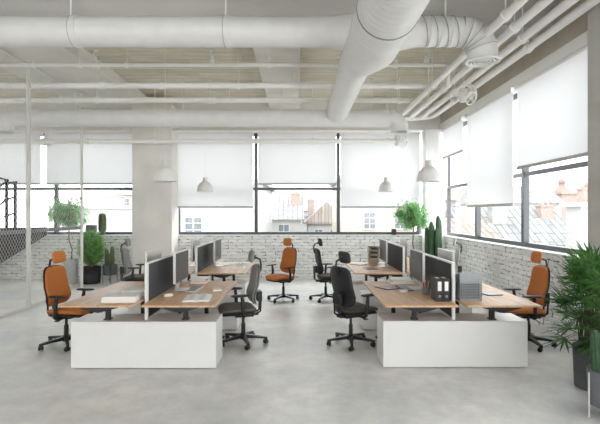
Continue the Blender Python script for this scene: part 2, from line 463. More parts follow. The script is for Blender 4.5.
# windows: black steel frames, panes of glass
def window(name, a0, a1, muls, side, trans=2.4, HEAD=HEAD):
    """side 'b': along x at the back wall; side 'r': along y at the right wall"""
    def bx(mb, u0, u1, z0, z1, d0, d1, bev=.004):
        if side == 'b': return mb.box((u0, YB+d0, z0), (u1, YB+d1, z1), bev)
        return mb.box((XR+d0, u0, z0), (XR+d1, u1, z1), bev)
    o = thing(name, None, None, (0, 0, 0)); o['kind'] = 'structure'
    mb = MB()
    bx(mb, a0, a1, SILL+.001, SILL+.075, .16, .24); bx(mb, a0, a1, HEAD-.08, HEAD, .16, .24)
    bx(mb, a0, a0+.07, SILL+.075, HEAD-.08, .16, .24); bx(mb, a1-.07, a1, SILL+.075, HEAD-.08, .16, .24)
    mb.build('window_frame', M['frame'], o)
    for u in muls: bx(MB(), u-.042, u+.042, SILL+.075, HEAD-.08, .14, .24).build('mullion', M['frame'], o)
    ed = [a0+.03]+list(muls)+[a1-.03]
    for i in range(len(ed)-1):
        bx(MB(), ed[i]+.042, ed[i+1]-.042, trans-.035, trans+.035, .15, .23).build('transom', M['frame'], o)
        bx(MB(), ed[i]+.02, ed[i+1]-.02, SILL+.05, HEAD-.05, .195, .203, 0).build('pane', M['glass'], o)
    return o
window('window_1', XL+.05, -4.0, (-8.5, -6.56), 'b')
window('window_2', -3.3, 3.22, (-1.18, 1.03), 'b')
window('window_3', 5.32, 11.62, (7.64, 9.67), 'r', 2.42)
window('window_4', YF+.1, 4.53, (-3.4, -.8, 1.9), 'r', 1.9, 2.7)

def blind(a0, a1, z, side, label):
    off = -.02 if side == 'b' else -.085
    off = -.07
    def Pt(u, d, z): return (u, YB+d, z) if side == 'b' else (XR+d, u, z)
    o = thing('roller_blind', label, 'blind', Pt((a0+a1)/2, off, z), 0, 'white roller blinds at the windows')
    L = Vector(o.location)
    def bx(u0, u1, d0, d1, z0, z1, bev=0):
        p, q = Vector(Pt(u0, d0, z0))-L, Vector(Pt(u1, d1, z1))-L
        return MB().box([min(p[i], q[i]) for i in range(3)], [max(p[i], q[i]) for i in range(3)], bev)
    bx(a0, a1, off-.0015, off+.0015, z+.03, HEAD-.03).build('blind_fabric', M['blind'], o)
    bx(a0-.005, a1+.005, off-.013, off+.013, z, z+.05, .006).build('bottom_bar', M['blindbar'], o)
    t = MB().tube([Vector(Pt(a0, off+.02, HEAD-.035))-L, Vector(Pt(a1, off+.02, HEAD-.035))-L], .035, 12)
    t.build('roller', M['white'], o)
    for u in (a0-.01, a1+.01):
        bx(u-.008, u+.008, -.12, .03, HEAD-.09, HEAD+.001, .003).build('bracket', M['white'], o)
    return o
blind(-8.4, -6.84, 2.49, 'b', 'white roller blind behind the mesh partition, left edge of the far wall')
blind(-6.68, -4.02, 2.49, 'b', 'white roller blind between the mesh partition and the concrete column')
blind(-3.25, -1.24, 1.88, 'b', 'long white roller blind just right of the concrete column')
blind(-1.10, .95, 2.49, 'b', 'shorter white roller blind in the middle of the far window')
blind(1.07, 3.15, 1.88, 'b', 'long white roller blind behind the far right hanging lamp')
blind(9.84, 11.22, 3.12, 'r', 'shortest white roller blind in the corner of the right window')
blind(7.53, 9.6, 1.87, 'r', 'longest white roller blind on the right window, near the orange chair')
blind(5.4, 7.39, 2.475, 'r', 'white roller blind on right window next to the grey pillar')

# ------------------------------------------------------------------ ducts
def arc(c, u, w, r, n=10, a1=pi/2):
    c, u, w = Vector(c), Vector(u), Vector(w)
    return [c+u*r*cos(a1*i/n)+w*r*sin(a1*i/n) for i in range(n+1)]
def ridged(p0, p1, r, step, h=.007):
    """straight spiral-seamed run: points and radii"""
    p0, p1 = Vector(p0), Vector(p1); n = max(1, int((p1-p0).length/step)); pts = []; rs = []
    for i in range(n):
        for f, dr in ((0, 0), (.86, 0), (.91, h), (.95, h)):
            pts.append(p0.lerp(p1, (i+f)/n)); rs.append(r+dr)
    pts.append(p1); rs.append(r); return pts, rs
def straps(o, L, spots, zc, r, top=None):
    for x, y in spots:
        mb = MB(); mb.tube([(x-L[0], y-L[1], zc+r-L[2]), (x-L[0], y-L[1], (top or ceil_at(x, y))-L[2])], .012, 8)
        mb.build('hanger_rod', M['pipe'], o)

# across the room, in front of the beam
YA, ZA, RA = 6.05, 4.24, .2
o = thing('ventilation_duct', 'wide white duct crossing under the ceiling beam, ending in a down-turned outlet', 'duct', (0, YA, ZA))
pts, rs = ridged((-8.6, 0, 0), (.34, 0, 0), RA, 2.12, .008)
MB().tube(pts, rs, 32).build('duct_pipe', M['duct'], o)
MB().tube([(.34, 0, 0), (.42, 0, 0), (.72, 0, -.02)], [RA, RA, .26], 32).build('reducer', M['duct'], o)
MB().tube([(.335, 0, 0), (.36, 0, 0)], RA+.012, 32).build('collar', M['duct'], o)
for x in (-3.1, -1.03): MB().tube([(x, 0, 0), (x+.09, 0, 0)], RA+.01, 32).build('collar', M['duct'], o); MB().torus((x, 0, 0), (1, 0, .0), RA+.008, .004, 40, 6).build('seam', M['seam'], o)
for x in (1.68, 1.82, 1.96, 2.1): MB().torus((x, 0, 0), (1, 0, .22), RA+.012, .0035, 40, 6).build('seam', M['seam'], o)
for t in (.3, .65, 1.0, 1.3): MB().torus((2.2+.31*sin(t), 0, -.31+.31*cos(t)), (cos(t), 0, -sin(t)), RA+.006, .0035, 40, 6).build('seam', M['seam'], o)
pts, rs = ridged((1.62, 0, 0), (2.2, 0, 0), RA, .14, .009)
MB().tube([(1.15, 0, -.03), (1.6, 0, 0)]+pts, [.26, RA]+rs, 32).build('duct_pipe', M['duct'], o)
el = arc((2.2, 0, -.31), (0, 0, 1), (1, 0, 0), .31, 5)
pp = []; rr = []
for i, p in enumerate(el):
    if 0 < i < 5:
        t = Vector((cos(i*pi/10), 0, -sin(i*pi/10)))
        for d, g in ((-.014, 0), (-.005, .008), (.005, .008), (.014, 0)): pp.append(p+t*d); rr.append(RA+g)
    else: pp.append(p); rr.append(RA)
pp.append(Vector((2.51, 0, -.4))); rr.append(RA)
MB().tube(pp, rr, 32, cap=False).build('elbow', M['duct'], o)
MB().lathe([(.19, 0), (.235, -.012), (.235, -.03), (.185, -.03), (.185, 0)], (2.51, 0, -.385), 40).build('outlet_flange', M['duct'], o)
g = MB()
for q in (.15, .105, .06): g.torus((2.51, 0, -.41), (0, 0, 1), q, .014, 32, 8)
g.cbox((2.51, 0, -.405), (.37, .012, .012)).cbox((2.51, 0, -.405), (.012, .37, .012))
g.build('outlet_grille', M['duct'], o)
MB().lathe([(.0, 0), (.19, 0), (.19, .01), (0, .01)], (2.51, 0, -.33), 32).build('outlet_backing', M['inside'], o)
straps(o, (0, YA, ZA), ((-3.15, YA), (-1.02, YA), (2.0, YA)), ZA, RA)

# along the room, big, stepping down beyond the crossing
o = thing('ventilation_duct', 'biggest white spiral duct running away towards the far window', 'duct', (.95, 5, 3.95))
pts, rs = ridged((0, -6, 0), (0, .55, 0), .338, .11, .0012)
MB().tube(pts, rs, 40).build('duct_pipe', M['duct'], o)
MB().tube([(0, .55, 0), (0, .75, 0), (-.14, 1.5, 0), (-.14, 1.55, 0)], [.338, .338, .235, .235], 40).build('reducer', M['duct'], o)
for y in (-.28, ): MB().tube([(0, y, 0), (0, y+.02, 0)], .345, 40).build('collar', M['seam'], o)
pts, rs = ridged((-.14, 1.55, 0), (-.14, 4.62, 0), .235, .11, .0012)
MB().tube(pts, rs, 40).build('duct_pipe', M['duct'], o)
straps(o, (.95, 5, 3.95), ((.95, 4.2),), 3.95, .338); straps(o, (.95, 5, 3.95), ((.81, 8.2),), 3.95, .235)

# far duct under the window head
YD, ZD, RD = 9.8, 3.86, .19
o = thing('ventilation_duct', 'white round duct running along the far windows, both ends turned down', 'duct', (0, YD, ZD))
pts, rs = ridged((-6.35, 0, 0), (1.98, 0, 0), RD, 1.6, .006)
MB().tube(pts, rs, 32).build('duct_pipe', M['duct'], o)
el = arc((1.98, 0, -.24), (0, 0, 1), (1, 0, 0), .24, 8)
MB().tube(el+[(2.22, 0, -.3)], RD-.004, 32, cap=False).build('elbow', M['duct'], o)
el = arc((-6.35, 0, -.24), (0, 0, 1), (-1, 0, 0), .24, 8)
MB().tube(el+[(-6.59, 0, -.3)], RD-.004, 32, cap=False).build('elbow', M['duct'], o)
for x in (2.22, -6.59):
    MB().lathe([(.18, 0), (.215, -.01), (.215, -.03), (.17, -.03), (.17, 0)], (x, 0, -.285), 32).build('outlet_flange', M['duct'], o)
    MB().lathe([(0, 0), (.185, 0), (.185, .01), (0, .01)], (x, 0, -.25), 32).build('outlet_backing', M['inside'], o)
straps(o, (0, YD, ZD), ((-5.0, YD), (-2.6, YD), (-.4, YD), (1.6, YD)), ZD, RD)

# ------------------------------------------------------------------ pipes
def clamp(o, p, ax, r, L):
    p = Vector(p)-Vector(L); ax = Vector(ax)
    MB().tube([p-ax*.03, p+ax*.03], r+.018, 14).build('pipe_clamp', M['pipe'], o)
def pipe(label, path, r, rods=(), clamps=(), ax=(1, 0, 0), group='white pipes under the ceiling', flat=False, top=CEIL):
    L = Vector(path[0]); o = thing('ceiling_pipe', label, 'pipe', L, 0, group)
    MB().tube([Vector(p)-L for p in path], r, 14).build('pipe_run', M['pipe'], o)
    for p in rods:
        q = Vector(p)-L; t = ceil_at(p[0], p[1])
        MB().tube([q, (q.x, q.y, t-L.z)], .009, 8).build('hanger_rod', M['pipe'], o)
        clamp(o, p, ax, r, L)
    for p in clamps: clamp(o, p, ax, r, L)
    return o
# the four mains along the right wall
words = ('leftmost of the four pipes along the right wall', 'second from left of the four pipes along the right wall',
         'third from left of the four pipes along the right wall', 'rightmost of the four pipes along the right wall, nearest the windows')
for i, x in enumerate((2.5, 2.78, 3.06, 3.32)):
    end = [(x, 11.2-.12*i, 4.15), (x-.05, 11.35-.12*i, 4.15), (x-.2, 11.45-.12*i, 4.15), (1.9, 11.46-.12*i, 4.15)]
    rods = [(x, y, 4.15) for y in (1.5, 5.35+.35*i, 8.3+.2*i)]
    pipe('white pipe, '+words[i], [(x, YF+.1, 4.15)]+end, .056, rods, ax=(0, 1, 0), group='pipes along the right wall')
# crossing pipes
z = 4.33
pipe('thin white sprinkler pipe crossing just behind the wide duct', [(-9.5, 7.67, z), (2.5, 7.67, z), (2.56, 7.67, z-.02), (2.58, 7.67, z-.08), (2.58, 7.67, 3.93)], .034,
     [(x, 7.67, z) for x in (-4.66, -3.85, -3.02, -.53, 1.66)])
z = 4.24
pipe('thicker white pipe crossing the ceiling behind the sprinkler pipe', [(-9.5, 8.6, z), (2.68, 8.6, z)], .057, [(x, 8.6, z) for x in (-5.3, -3.9, -1.2, -.1, 1.9)], [(x, 8.6, z) for x in (-3.85, -2.72)])
z = 4.25
pipe('white pipe crossing the ceiling just above the far duct', [(-9.5, 9.75, z), (2.9, 9.75, z)], .062, [(x, 9.75, z) for x in (-6.0, -4.5, -2.0, .0, 2.2)], [(x, 9.75, z) for x in (-5.3, -1.9)])
pipe('upper white pipe along the far wall, in front of the lintel', [(-9.5, 11.1, 3.83), (3.1, 11.1, 3.83)], .045, [(x, 11.1, 3.83) for x in (-6.2, -2.9, -.8, 2.5)])
pipe('lower white pipe along the far wall, across the tops of the blinds', [(-9.5, 10.6, 3.48), (2.4, 10.6, 3.48)], .055, [(x, 10.6, 3.48) for x in (-6.0, -3.5, -1.7, .3, 2.1)], [(-5.1, 10.6, 3.48)])

def sprinkler(x, label):
    o = thing('sprinkler_head', label, 'sprinkler', (x, 7.67, 4.364), 0, 'sprinkler heads on the thin pipe')
    o.scale = (1.4, 1.4, 1.4)
    MB().lathe([(.0, 0), (.03, 0), (.034, .03), (.024, .06), (.018, .09)], seg=14).build('body', M['pipe'], o)
    MB().tube([(.016, 0, .08), (.028, 0, .11), (.006, 0, .15)], .006, 6).tube([(-.016, 0, .08), (-.028, 0, .11), (-.006, 0, .15)], .006, 6).build('frame_arm', M['pipe'], o)
    MB().lathe([(0, .15), (.03, .15), (.03, .158), (0, .158)], seg=14).build('deflector', M['pipe'], o)
sprinkler(-3.56, 'white sprinkler head on the thin pipe at the far left')
sprinkler(-1.53, 'white sprinkler head on the thin pipe above the left desks')
sprinkler(2.2, 'white sprinkler head on the thin pipe below the down-turned duct outlet')

def valve(loc, label, n, rz):
    o = thing('pipe_valve', label, 'valve', loc, rz, 'valves with handwheels')
    MB().lathe([(0, -.12), (.06, -.12), (.075, -.06), (.075, .06), (.06, .12), (0, .12)], seg=20).build('valve_body', M['whitewheel'], o)
    dirs = [(1, 0, .1), (-.2, -1, .1), (.5, -.8, -.5), (.9, -.3, .5), (-.9, -.4, -.1)][:n]
    for d in dirs:
        d = Vector(d).normalized(); c = d*.2
        w = MB(); w.torus(c, d, .115, .014, 28, 8); u = d.orthogonal().normalized(); v = d.cross(u)
        for k in range(4):
            a = k*pi/2; w.tube([c, c+(u*cos(a)+v*sin(a))*.115], .008, 6)
        w.build('handwheel', M['whitewheel'], o)
        MB().tube([(0, 0, 0), c], .018, 8).build('valve_stem', M['whitewheel'], o)
    MB().tube([(0, 0, .1), (0, 0, CEIL-loc[2])], .012, 8).build('hanger_rod', M['pipe'], o)
    return o
valve((2.98, 8.05, 3.9), 'cluster of white handwheel valves hanging where the pipes meet by the right wall', 5, 0)
valve((2.35, 10.6, 3.5), 'small white valve with handwheels hanging at far right end of the lower pipe', 3, .4)

# ------------------------------------------------------------------ pendant lamps
lampp = None
def lamp(x, y, label):
    global lampp
    if lampp: return dup(lampp, (x, y, 2.24), 0, label)
    o = thing('pendant_lamp', label, 'lamp', (x, y, 2.24), 0, 'white dome pendant lamps')
    prof = [(.18, 0), (.18, .02), (.172, .085), (.15, .15), (.113, .2), (.075, .228), (.055, .24), (.055, .315), (.045, .33), (.0, .335)]
    inner = [(0, .225), (.065, .22), (.107, .193), (.143, .145), (.166, .08), (.174, .02), (.174, 0), (.18, 0)]
    MB().lathe(prof, seg=40).lathe(inner, seg=40).build('lamp_shade', M['lamp'], o)
    MB().lathe([(0, .04), (.025, .045), (.038, .075), (.03, .11), (.018, .14), (.018, .224)], seg=20).build('bulb', M['bulb'], o)
    MB().tube([(0, 0, .33), (0, 0, CEIL-2.24)], .0032, 8).build('cord', M['white'], o)
    lampp = o; return o
lamp(-2.1, 6.85, 'white dome pendant lamp in front of the concrete column')
lamp(2.0, 6.85, 'white dome pendant lamp nearest the right window, larger in view')
lamp(-2.19, 10.15, 'white dome pendant lamp over far left desks, before the long blind')
lamp(1.99, 10.15, 'white dome pendant lamp over far right desks, smaller in view')
lamp(-6.4, 11.2, 'white dome pendant lamp hanging beyond the mesh partition')
for k in kids(D.objects['pendant_lamp.004']):
    if k.name.startswith('cord'): pass
D.objects['pendant_lamp.004'].location = (-6.35, 11.0, 3.45); D.objects['pendant_lamp.004'].scale = (.75, .75, .75)
for k in kids(D.objects['pendant_lamp.004']):
    if k.name.startswith('cord'):
        k.data = MB().tube([(0, 0, .33), (0, 0, (CEIL-3.45)/.75)], .006, 8).mesh('cord', M['white'])

# ------------------------------------------------------------------ mesh partition and stair at the left
XP = -5.0
o = thing('mesh_partition', 'floor to ceiling white diamond wire mesh partition on square posts', 'partition', (XP, 8.1, 0))
def dmesh(y0, y1, z0, z1, dy, dz, r):
    mb = MB()
    s = dz/dy; n = int(((y1-y0)+(z1-z0)/s)/dy)+2
    for sg in (1, -1):
        for i in range(-1, n):
            # line z = z0 + sg*s*(y - yc)
            yc = (y0-(z1-z0)/s+i*dy) if sg == 1 else (y0+i*dy)
            a, b = (yc, z0), (yc+sg*(z1-z0)/s, z1)
            lo, hi = min(a[0], b[0]), max(a[0], b[0])
            ya, yb = max(lo, y0), min(hi, y1)
            if yb-ya < .01: continue
            za = z0+sg*s*(ya-yc); zb = z0+sg*s*(yb-yc)
            mb.tube([(0, ya, za), (0, yb, zb)], r, 4, cap=False, smooth=False)
    return mb
dmesh(-2.0, -.06, .05, 4.45, .075, .105, .0018).build('wire_mesh', M['wire'], o)
dmesh(.06, 1.95, .05, 4.45, .075, .105, .0018).build('wire_mesh', M['wire'], o)
for y in (-2.05, -.035, .035, 1.98):
    MB().box((-.016, y-(.02 if abs(y) < 1 else .04), 0), (.016, y+(.02 if abs(y) < 1 else .04), 4.5), .005).build('post', M['post'], o)
for y0, y1 in ((-2.01, -.1), (.1, 1.95)):
    for z in (.04, 4.46): MB().box((-.02, y0, z-.02), (.02, y1, z+.02), .004).build('rail', M['post'], o)
MB().box((-.022, -2.01, 1.38), (-.005, 1.95, 1.45), .004).build('handrail', M['potmid'], o)

def PX(x, y, Y): return ((x-300)/F*Y, CAMZ-(y-213)/F*Y)
Y0 = 11.2
poly = [PX(-70, 229, Y0), PX(46, 227, Y0), PX(46, 235, Y0), PX(-60, 300, Y0)]
o = thing('stair_flight', 'dark steel stair flank beyond the mesh partition with black railing', 'stairs', (-7, Y0, 0))
MB().prism([(p[0]+7, p[1]) for p in poly], 1, 0, .06).build('stringer', M['stairdark'], o)
MB().prism([(-3.2, 0), (-2.8, 0), (-.66, 1.19), (-.74, 1.19)], 1, .07, .4).build('stair_slab', M['stairdark'], o)
rb = MB()
def bar(p, q, r=.03):
    a, b = PX(*p, Y0), PX(*q, Y0); rb.tube([(a[0]+7, .03, a[1]), (b[0]+7, .03, b[1])], r, 4, smooth=False)
for p, q in (((6, 179), (6, 229)), ((14.5, 182), (14.5, 229)), ((-8, 175), (-8, 229))): bar(p, q, .042)
for p, q in (((-20, 172), (6, 180)), ((5, 183), (16, 182)), ((3, 200), (14, 197)), ((3, 217), (14, 213)), ((-12, 195), (5, 182)), ((-12, 214), (6, 199))): bar(p, q, .03)
rb.build('railing', M['blackmetal'], o)

# ------------------------------------------------------------------ desks, cabinets, screens, monitors
BX = 1.755
def cabinet(x, y, w, label, flip=1):
    o = thing('storage_cabinet', label, 'cabinet', (x, y, 0), 0, 'low white cabinets under the desks')
    MB().box((-w/2+.02, .03, 0), (w/2-.02, .38, .01)).build('plinth', M['plinth'], o)
    MB().box((-w/2, .0, .0101), (w/2, .4, .513), .004).build('body', M['cabinet'], o)
    MB().box((-w/2-.001, -.002, .514), (w/2+.001, .402, .53), .003).build('top_panel', M['cabinet'], o)
    for s in (-1, 1):
        d = MB().box((s*w/4-w/4+.006, .4005, .045), (s*w/4+w/4-.006, .416, .51), .003).build('door', M['cabinet'], o)
        MB().box((s*.06-.008, .416, .36), (s*.06+.008, .43, .46), .003).build('handle', M['silver'], d)
    return o
cabinet(-BX, 4.935, 1.63, 'low white cabinet at the near end of the left desk bench, largest at left')
cabinet(BX, 4.965, 1.63, 'low white cabinet at the near end of the right desk bench, largest at right')
cabinet(-BX, 6.56, 1.63, 'low white cabinet between the two left desk pairs, behind the grey chair')
cabinet(BX, 6.56, 1.63, 'low white cabinet between two right desk pairs, behind the near black chair')
cabinet(-BX, 7.52, 1.63, 'low white cabinet under the far left desk pair')
cabinet(BX, 7.52, 1.63, 'low white cabinet under the far right desk pair')

def desk(x, y, label):
    """x = centre of the 0.8 m wide top, y = near edge"""
    o = thing('desk', label, 'desk', (x, y, 0), 0, 'oak topped bench desks')
    MB().box((-.4, 0, .733), (.4, 1.68, .755), .004).build('tabletop', M['woodA'], o)
    for yy, z0, yb in ((.32, .531, .08), (1.44, 0, 1.58)):
        l = MB().box((-.024, yy-.03, z0), (.024, yy+.03, .70), .004).build('leg', M['blackmetal'], o)
        a = MB()
        if z0 == .531: a.cbox((0, yy, .537), (.08, .08, .012), .003)
        else: a.cbox((0, yy, .012), (.5, .07, .022), .004)
        a.box((-.024, min(yy, yb), .672), (.024, max(yy, yb), .70), .003)
        for s in (-1, 1):
            a.prism([(0, .662), (s*.04, .668), (s*.21, .714), (s*.22, .732), (0, .732)][::s], 1, yb-.02, yb+.02)
        a.build('leg_bracket', M['blackmetal'], l)
    MB().box((-.02, .12, .705), (.02, 1.5, .732), .003).build('underframe', M['blackmetal'], o)
    return o
dx = .445
desk(-BX-dx, 4.73, 'oak desk holding two paper stacks, beside left orange chair')
desk(-BX+dx, 4.73, 'oak desk with an open notebook, in front of the grey chair')
desk(BX-dx, 4.73, 'oak desk with two black binders, in front of near black chair')
desk(BX+dx, 4.73, 'oak desk holding the perforated file holder, beside the right orange chair')
desk(-BX-dx, 7.28, 'far oak desk left of the screen, by the grey chair at the column')
desk(-BX+dx, 7.28, 'far oak desk right of the screen, facing the middle orange chair')
desk(BX-dx, 7.28, 'far oak desk with a box organiser, facing the far black chair')
desk(BX+dx, 7.28, 'far oak desk by the right wall with upright books')

def screen(x, y, label):
    o = thing('divider_screen', label, 'divider', (x, y, 0), 0, 'charcoal desk divider screens')
    f = MB(); z0, z1, L = .531, 1.185, 1.5
    for a, b in (((-.018, 0, z0), (.018, .035, z1)), ((-.018, L-.035, z0), (.018, L, z1)), ((-.018, .035, z1-.022), (.018, L-.035, z1)), ((-.018, .035, z0), (.018, L-.035, z0+.022))):
        f.box(a, b, .003)
    f.build('frame', M['cabinet'], o)
    MB().box((-.013, .034, z0+.021), (.013, L-.034, z1-.021)).build('fabric_panel', M['fabric'], o)
    MB().box((-.018, L-.12, 0), (.018, L-.05, z0), .003).build('foot', M['blackmetal'], o)
    return o
screen(-BX, 5.02, 'charcoal fabric divider with white edge between the near left desks')
screen(BX, 5.02, 'charcoal fabric divider with white edge between the near right desks')
screen(-BX, 7.42, 'charcoal fabric divider with white edge between the far left desks')
screen(BX, 7.42, 'charcoal fabric divider with white edge between the far right desks')

def monitor(x, y, face, label):
    """screen normal along +x (face 0) or -x (face pi)"""
    o = thing('monitor', label, 'monitor', (x, y, .7555), face, 'desktop monitors')
    MB().box((-.034, -.305, .115), (-.001, .305, .5), .006).build('housing', M['silver'], o)
    MB().box((-.002, -.297, .123), (.004, .297, .492), .002).build('screen', M['screen'], o)
    MB().prism([(-.085, 0), (-.045, 0), (-.034, .2), (-.034, .3), (-.055, .3)], 1, -.03, .03).build('stand', M['silver'], o)
    MB().box((-.12, -.11, 0.0005), (.09, .11, .01), .004).build('base', M['silver'], o)
    return o
monitor(-1.53, 5.72, 0, 'monitor facing the grey chair, on near left bench right of divider')
monitor(-1.98, 5.9, pi, 'monitor seen from its silver back over the near left divider')
monitor(1.53, 5.8, pi, 'monitor facing near black chair, on near right bench left of divider')
monitor(1.98, 5.92, 0, 'monitor seen from its silver back over the near right divider')
monitor(-1.53, 8.25, 0, 'monitor on far left bench facing the middle orange chair')
monitor(-1.98, 8.3, pi, 'monitor showing behind the left edge of the far left divider')
monitor(1.53, 8.15, pi, 'monitor on far right bench facing the far black chair')
monitor(1.98, 8.3, 0, 'monitor with silver back behind the right edge of the far right divider')

# ------------------------------------------------------------------ office chairs (built facing +x)
def make_chair(label, pad, seat, shell, group):
    o = thing('office_chair', label, 'chair', (0, 0, 0), 0, group)
    b = MB()
    b.lathe([(0, .06), (.045, .06), (.05, .075), (.045, .125), (.03, .135), (0, .135)], seg=20)
    for k in range(5):
        a = 2*pi*k/5+.35; Mx = Matrix.Rotation(a, 4, 'Z')
        vs = [(.03, -.028, .075), (.03, .028, .075), (.03, .028, .125), (.03, -.028, .125),
              (.18, -.022, .072), (.18, .022, .072), (.18, .022, .105), (.18, -.022, .105),
              (.325, -.016, .062), (.325, .016, .062), (.325, .016, .084), (.325, -.016, .084)]
        vs = [Mx @ Vector(v) for v in vs]
        fs = [(0, 1, 2, 3), (8, 11, 10, 9)]
        for j in (0, 4):
            fs += [(j, j+4, j+5, j+1), (j+1, j+5, j+6, j+2), (j+2, j+6, j+7, j+3), (j+3, j+7, j+4, j)]
        b.add(vs, fs)
    base = b.build('base', M['blackmetal'], o)
    for k in range(5):
        a = 2*pi*k/5+.35; c = Vector((.31*cos(a), .31*sin(a), 0)); d = Vector((cos(a+.9), sin(a+.9), 0))
        n = Vector((-d.y, d.x, 0)); cs = MB()
        for s in (-1, 1):
            p = c+n*s*.016+Vector((0, 0, .029))-d*.012
            cs.tube([p-n*.010, p-n*.008, p+n*.008, p+n*.010], [.024, .029, .029, .024], 16)
        cs.tube([c+Vector((0, 0, .035)), c+Vector((0, 0, .07))], .012, 10)
        cs.cbox(c+Vector((0, 0, .043))-d*.006, (.05, .012, .036), .004, math.atan2(d.y, d.x))
        cs.build('caster', M['black'], base)
    MB().tube([(0, 0, .12), (0, 0, .27)], .028, 16).tube([(0, 0, .27), (0, 0, .39)], .018, 14).build('gas_column', M['black'], o)
    me = MB(); me.box((-.13, -.085, .365), (.12, .085, .415), .012).box((-.2, -.05, .375), (-.1, .05, .41), .008)
    me.tube([(.05, -.08, .385), (.05, -.24, .38)], .007, 8).cbox((.05, -.25, .38), (.05, .05, .012), .005)
    me.build('mechanism', M['black'], o)
    def seatw(z, top=True):
        def f(p, q, n):
            zz = z+n-.10*max(0, p-.10)**2*8+.03*(abs(q)/.25)**3*(1 if top else .4)
            return (p+.03, q, zz)
        return f
    MB().cushion(.245, .25, .075, seatw(.468)).build('seat', seat, o)
    MB().cushion(.235, .235, .05, seatw(.43, False)).build('seat_shell', M['black'], o)
    for k in kids(o):
        if k.name.split('.')[0] in ('base', 'gas_column', 'mechanism'): k.location.x = -.055
    # backrest: curved in plan and leaning back
    def backw(off, k=1):
        def f(p, q, n):
            s = (p+.25)/.5
            x = -.20-.035*s+.04*math.exp(-((s-.22)/.22)**2)+.55*q*q+off+n
            return (x, q*(1.0-.16*max(0, s-.3))*k, .79+p)
        return f
    MB().cushion(.255, .228, .045, backw(0), p=5).build('backrest', pad, o)
    MB().cushion(.262, .235, .028, backw(-.028), p=5).build('back_shell', shell, o)
    sp = MB()
    pts = [(-.1, 0, .39), (-.22, 0, .39), (-.28, 0, .43), (-.285, 0, .55), (-.28, 0, .68)]
    for s in (-1, 1): sp.tube([(p[0], p[1]+s*.05, p[2]) for p in pts], .013, 8)
    sp.box((-.30, -.075, .56), (-.235, .075, .70), .01)
    sp.build('back_support', M['black'], o)
    def headw(p, q, n):
        return (-.175+1.3*q*q+n-.01*(p/.07), q, 1.165+p)
    h = MB().cushion(.08, .125, .05, headw, p=4).build('headrest', pad, o)
    hs = MB(); hs.tube([(-.275, 0, .94), (-.30, 0, 1.03), (-.285, 0, 1.12), (-.20, 0, 1.16)], .014, 8)
    hs.cbox((-.288, 0, 1.0), (.03, .07, .06), .008).cbox((-.206, 0, 1.155), (.02, .08, .06), .006)
    hs.build('headrest_stem', M['black'], h)
    for s in (-1, 1):
        ar = MB()
        y = s*.285
        ar.tube([(-.02, s*.1, .40), (-.02, s*.24, .40), (-.02, y-.0, .43), (-.005, y, .50), (.0, y, .60), (.01, y, .675)], [.018, .018, .02, .024, .024, .02], 10)
        a = ar.build('armrest', M['black'], o)
        def aw(p, q, n, y=y): return (p+.03, y+q, .692+n)
        MB().cushion(.125, .045, .03, aw, p=4).build('arm_pad', M['black'], a)
    return o
oc = make_chair('orange office chair with headrest at the left desk end, before the mesh partition', M['orange'], M['orange'], M['black'], 'orange office chairs')
oc.location = (-3.04, 5.82, 0); oc.rotation_euler.z = R(-7)
dup(oc, (-.375, 8.78, 0), pi+R(40), 'orange office chair in the middle of the room, turned towards the viewer')
dup(oc, (2.98, 5.85, 0), pi-R(2), 'orange office chair on the right, in front of the white brick wall')
gc = make_chair('grey office chair at the near left bench, side on', M['greyfab'], M['seatgrey'], M['greyfab'], 'grey office chairs')
gc.location = (-.815, 5.9, 0); gc.rotation_euler.z = pi+R(17)
c = dup(gc, (-3.25, 8.75, 0), R(6), 'grey office chair standing before the concrete column at far left')
c = dup(gc, (2.95, 8.9, 0), pi-R(16), 'pale grey office chair at the far right, close to the brick wall')
recolour(c, dict(backrest=M['lightfab'], headrest=M['lightfab'], back_shell=M['lightfab']))
bc = make_chair('black office chair at the near right bench, half turned away', M['darkfab'], M['olivefab'], M['black'], 'black office chairs')
bc.location = (.725, 5.9, 0); bc.rotation_euler.z = R(30)
dup(bc, (.57, 8.85, 0), R(8), 'black office chair at far right bench, beyond the nearer black chair')

# ------------------------------------------------------------------ things on the desks (top at 0.74 m)
T = .7555
def stack(x, y, w, d, h, rz, label, group=None):
    o = thing('paper_stack', label, 'paper', (x, y, T), rz, group)
    MB().box((-w/2, -d/2, 0), (w/2, d/2, h*.5), .001).build('paper_block', M['paper'], o)
    MB().cbox((.004, -.005, h*.75+.0005), (w, d, h*.5), .001, .03).build('paper_block', M['paper'], o)
    return o
stack(-2.02, 5.0, .37, .25, .065, .05, 'thick white paper stack at the front of the left desk', 'paper stacks')
stack(-1.985, 5.42, .34, .25, .06, -.06, 'white paper stack lying behind another on the left desk', 'paper stacks')

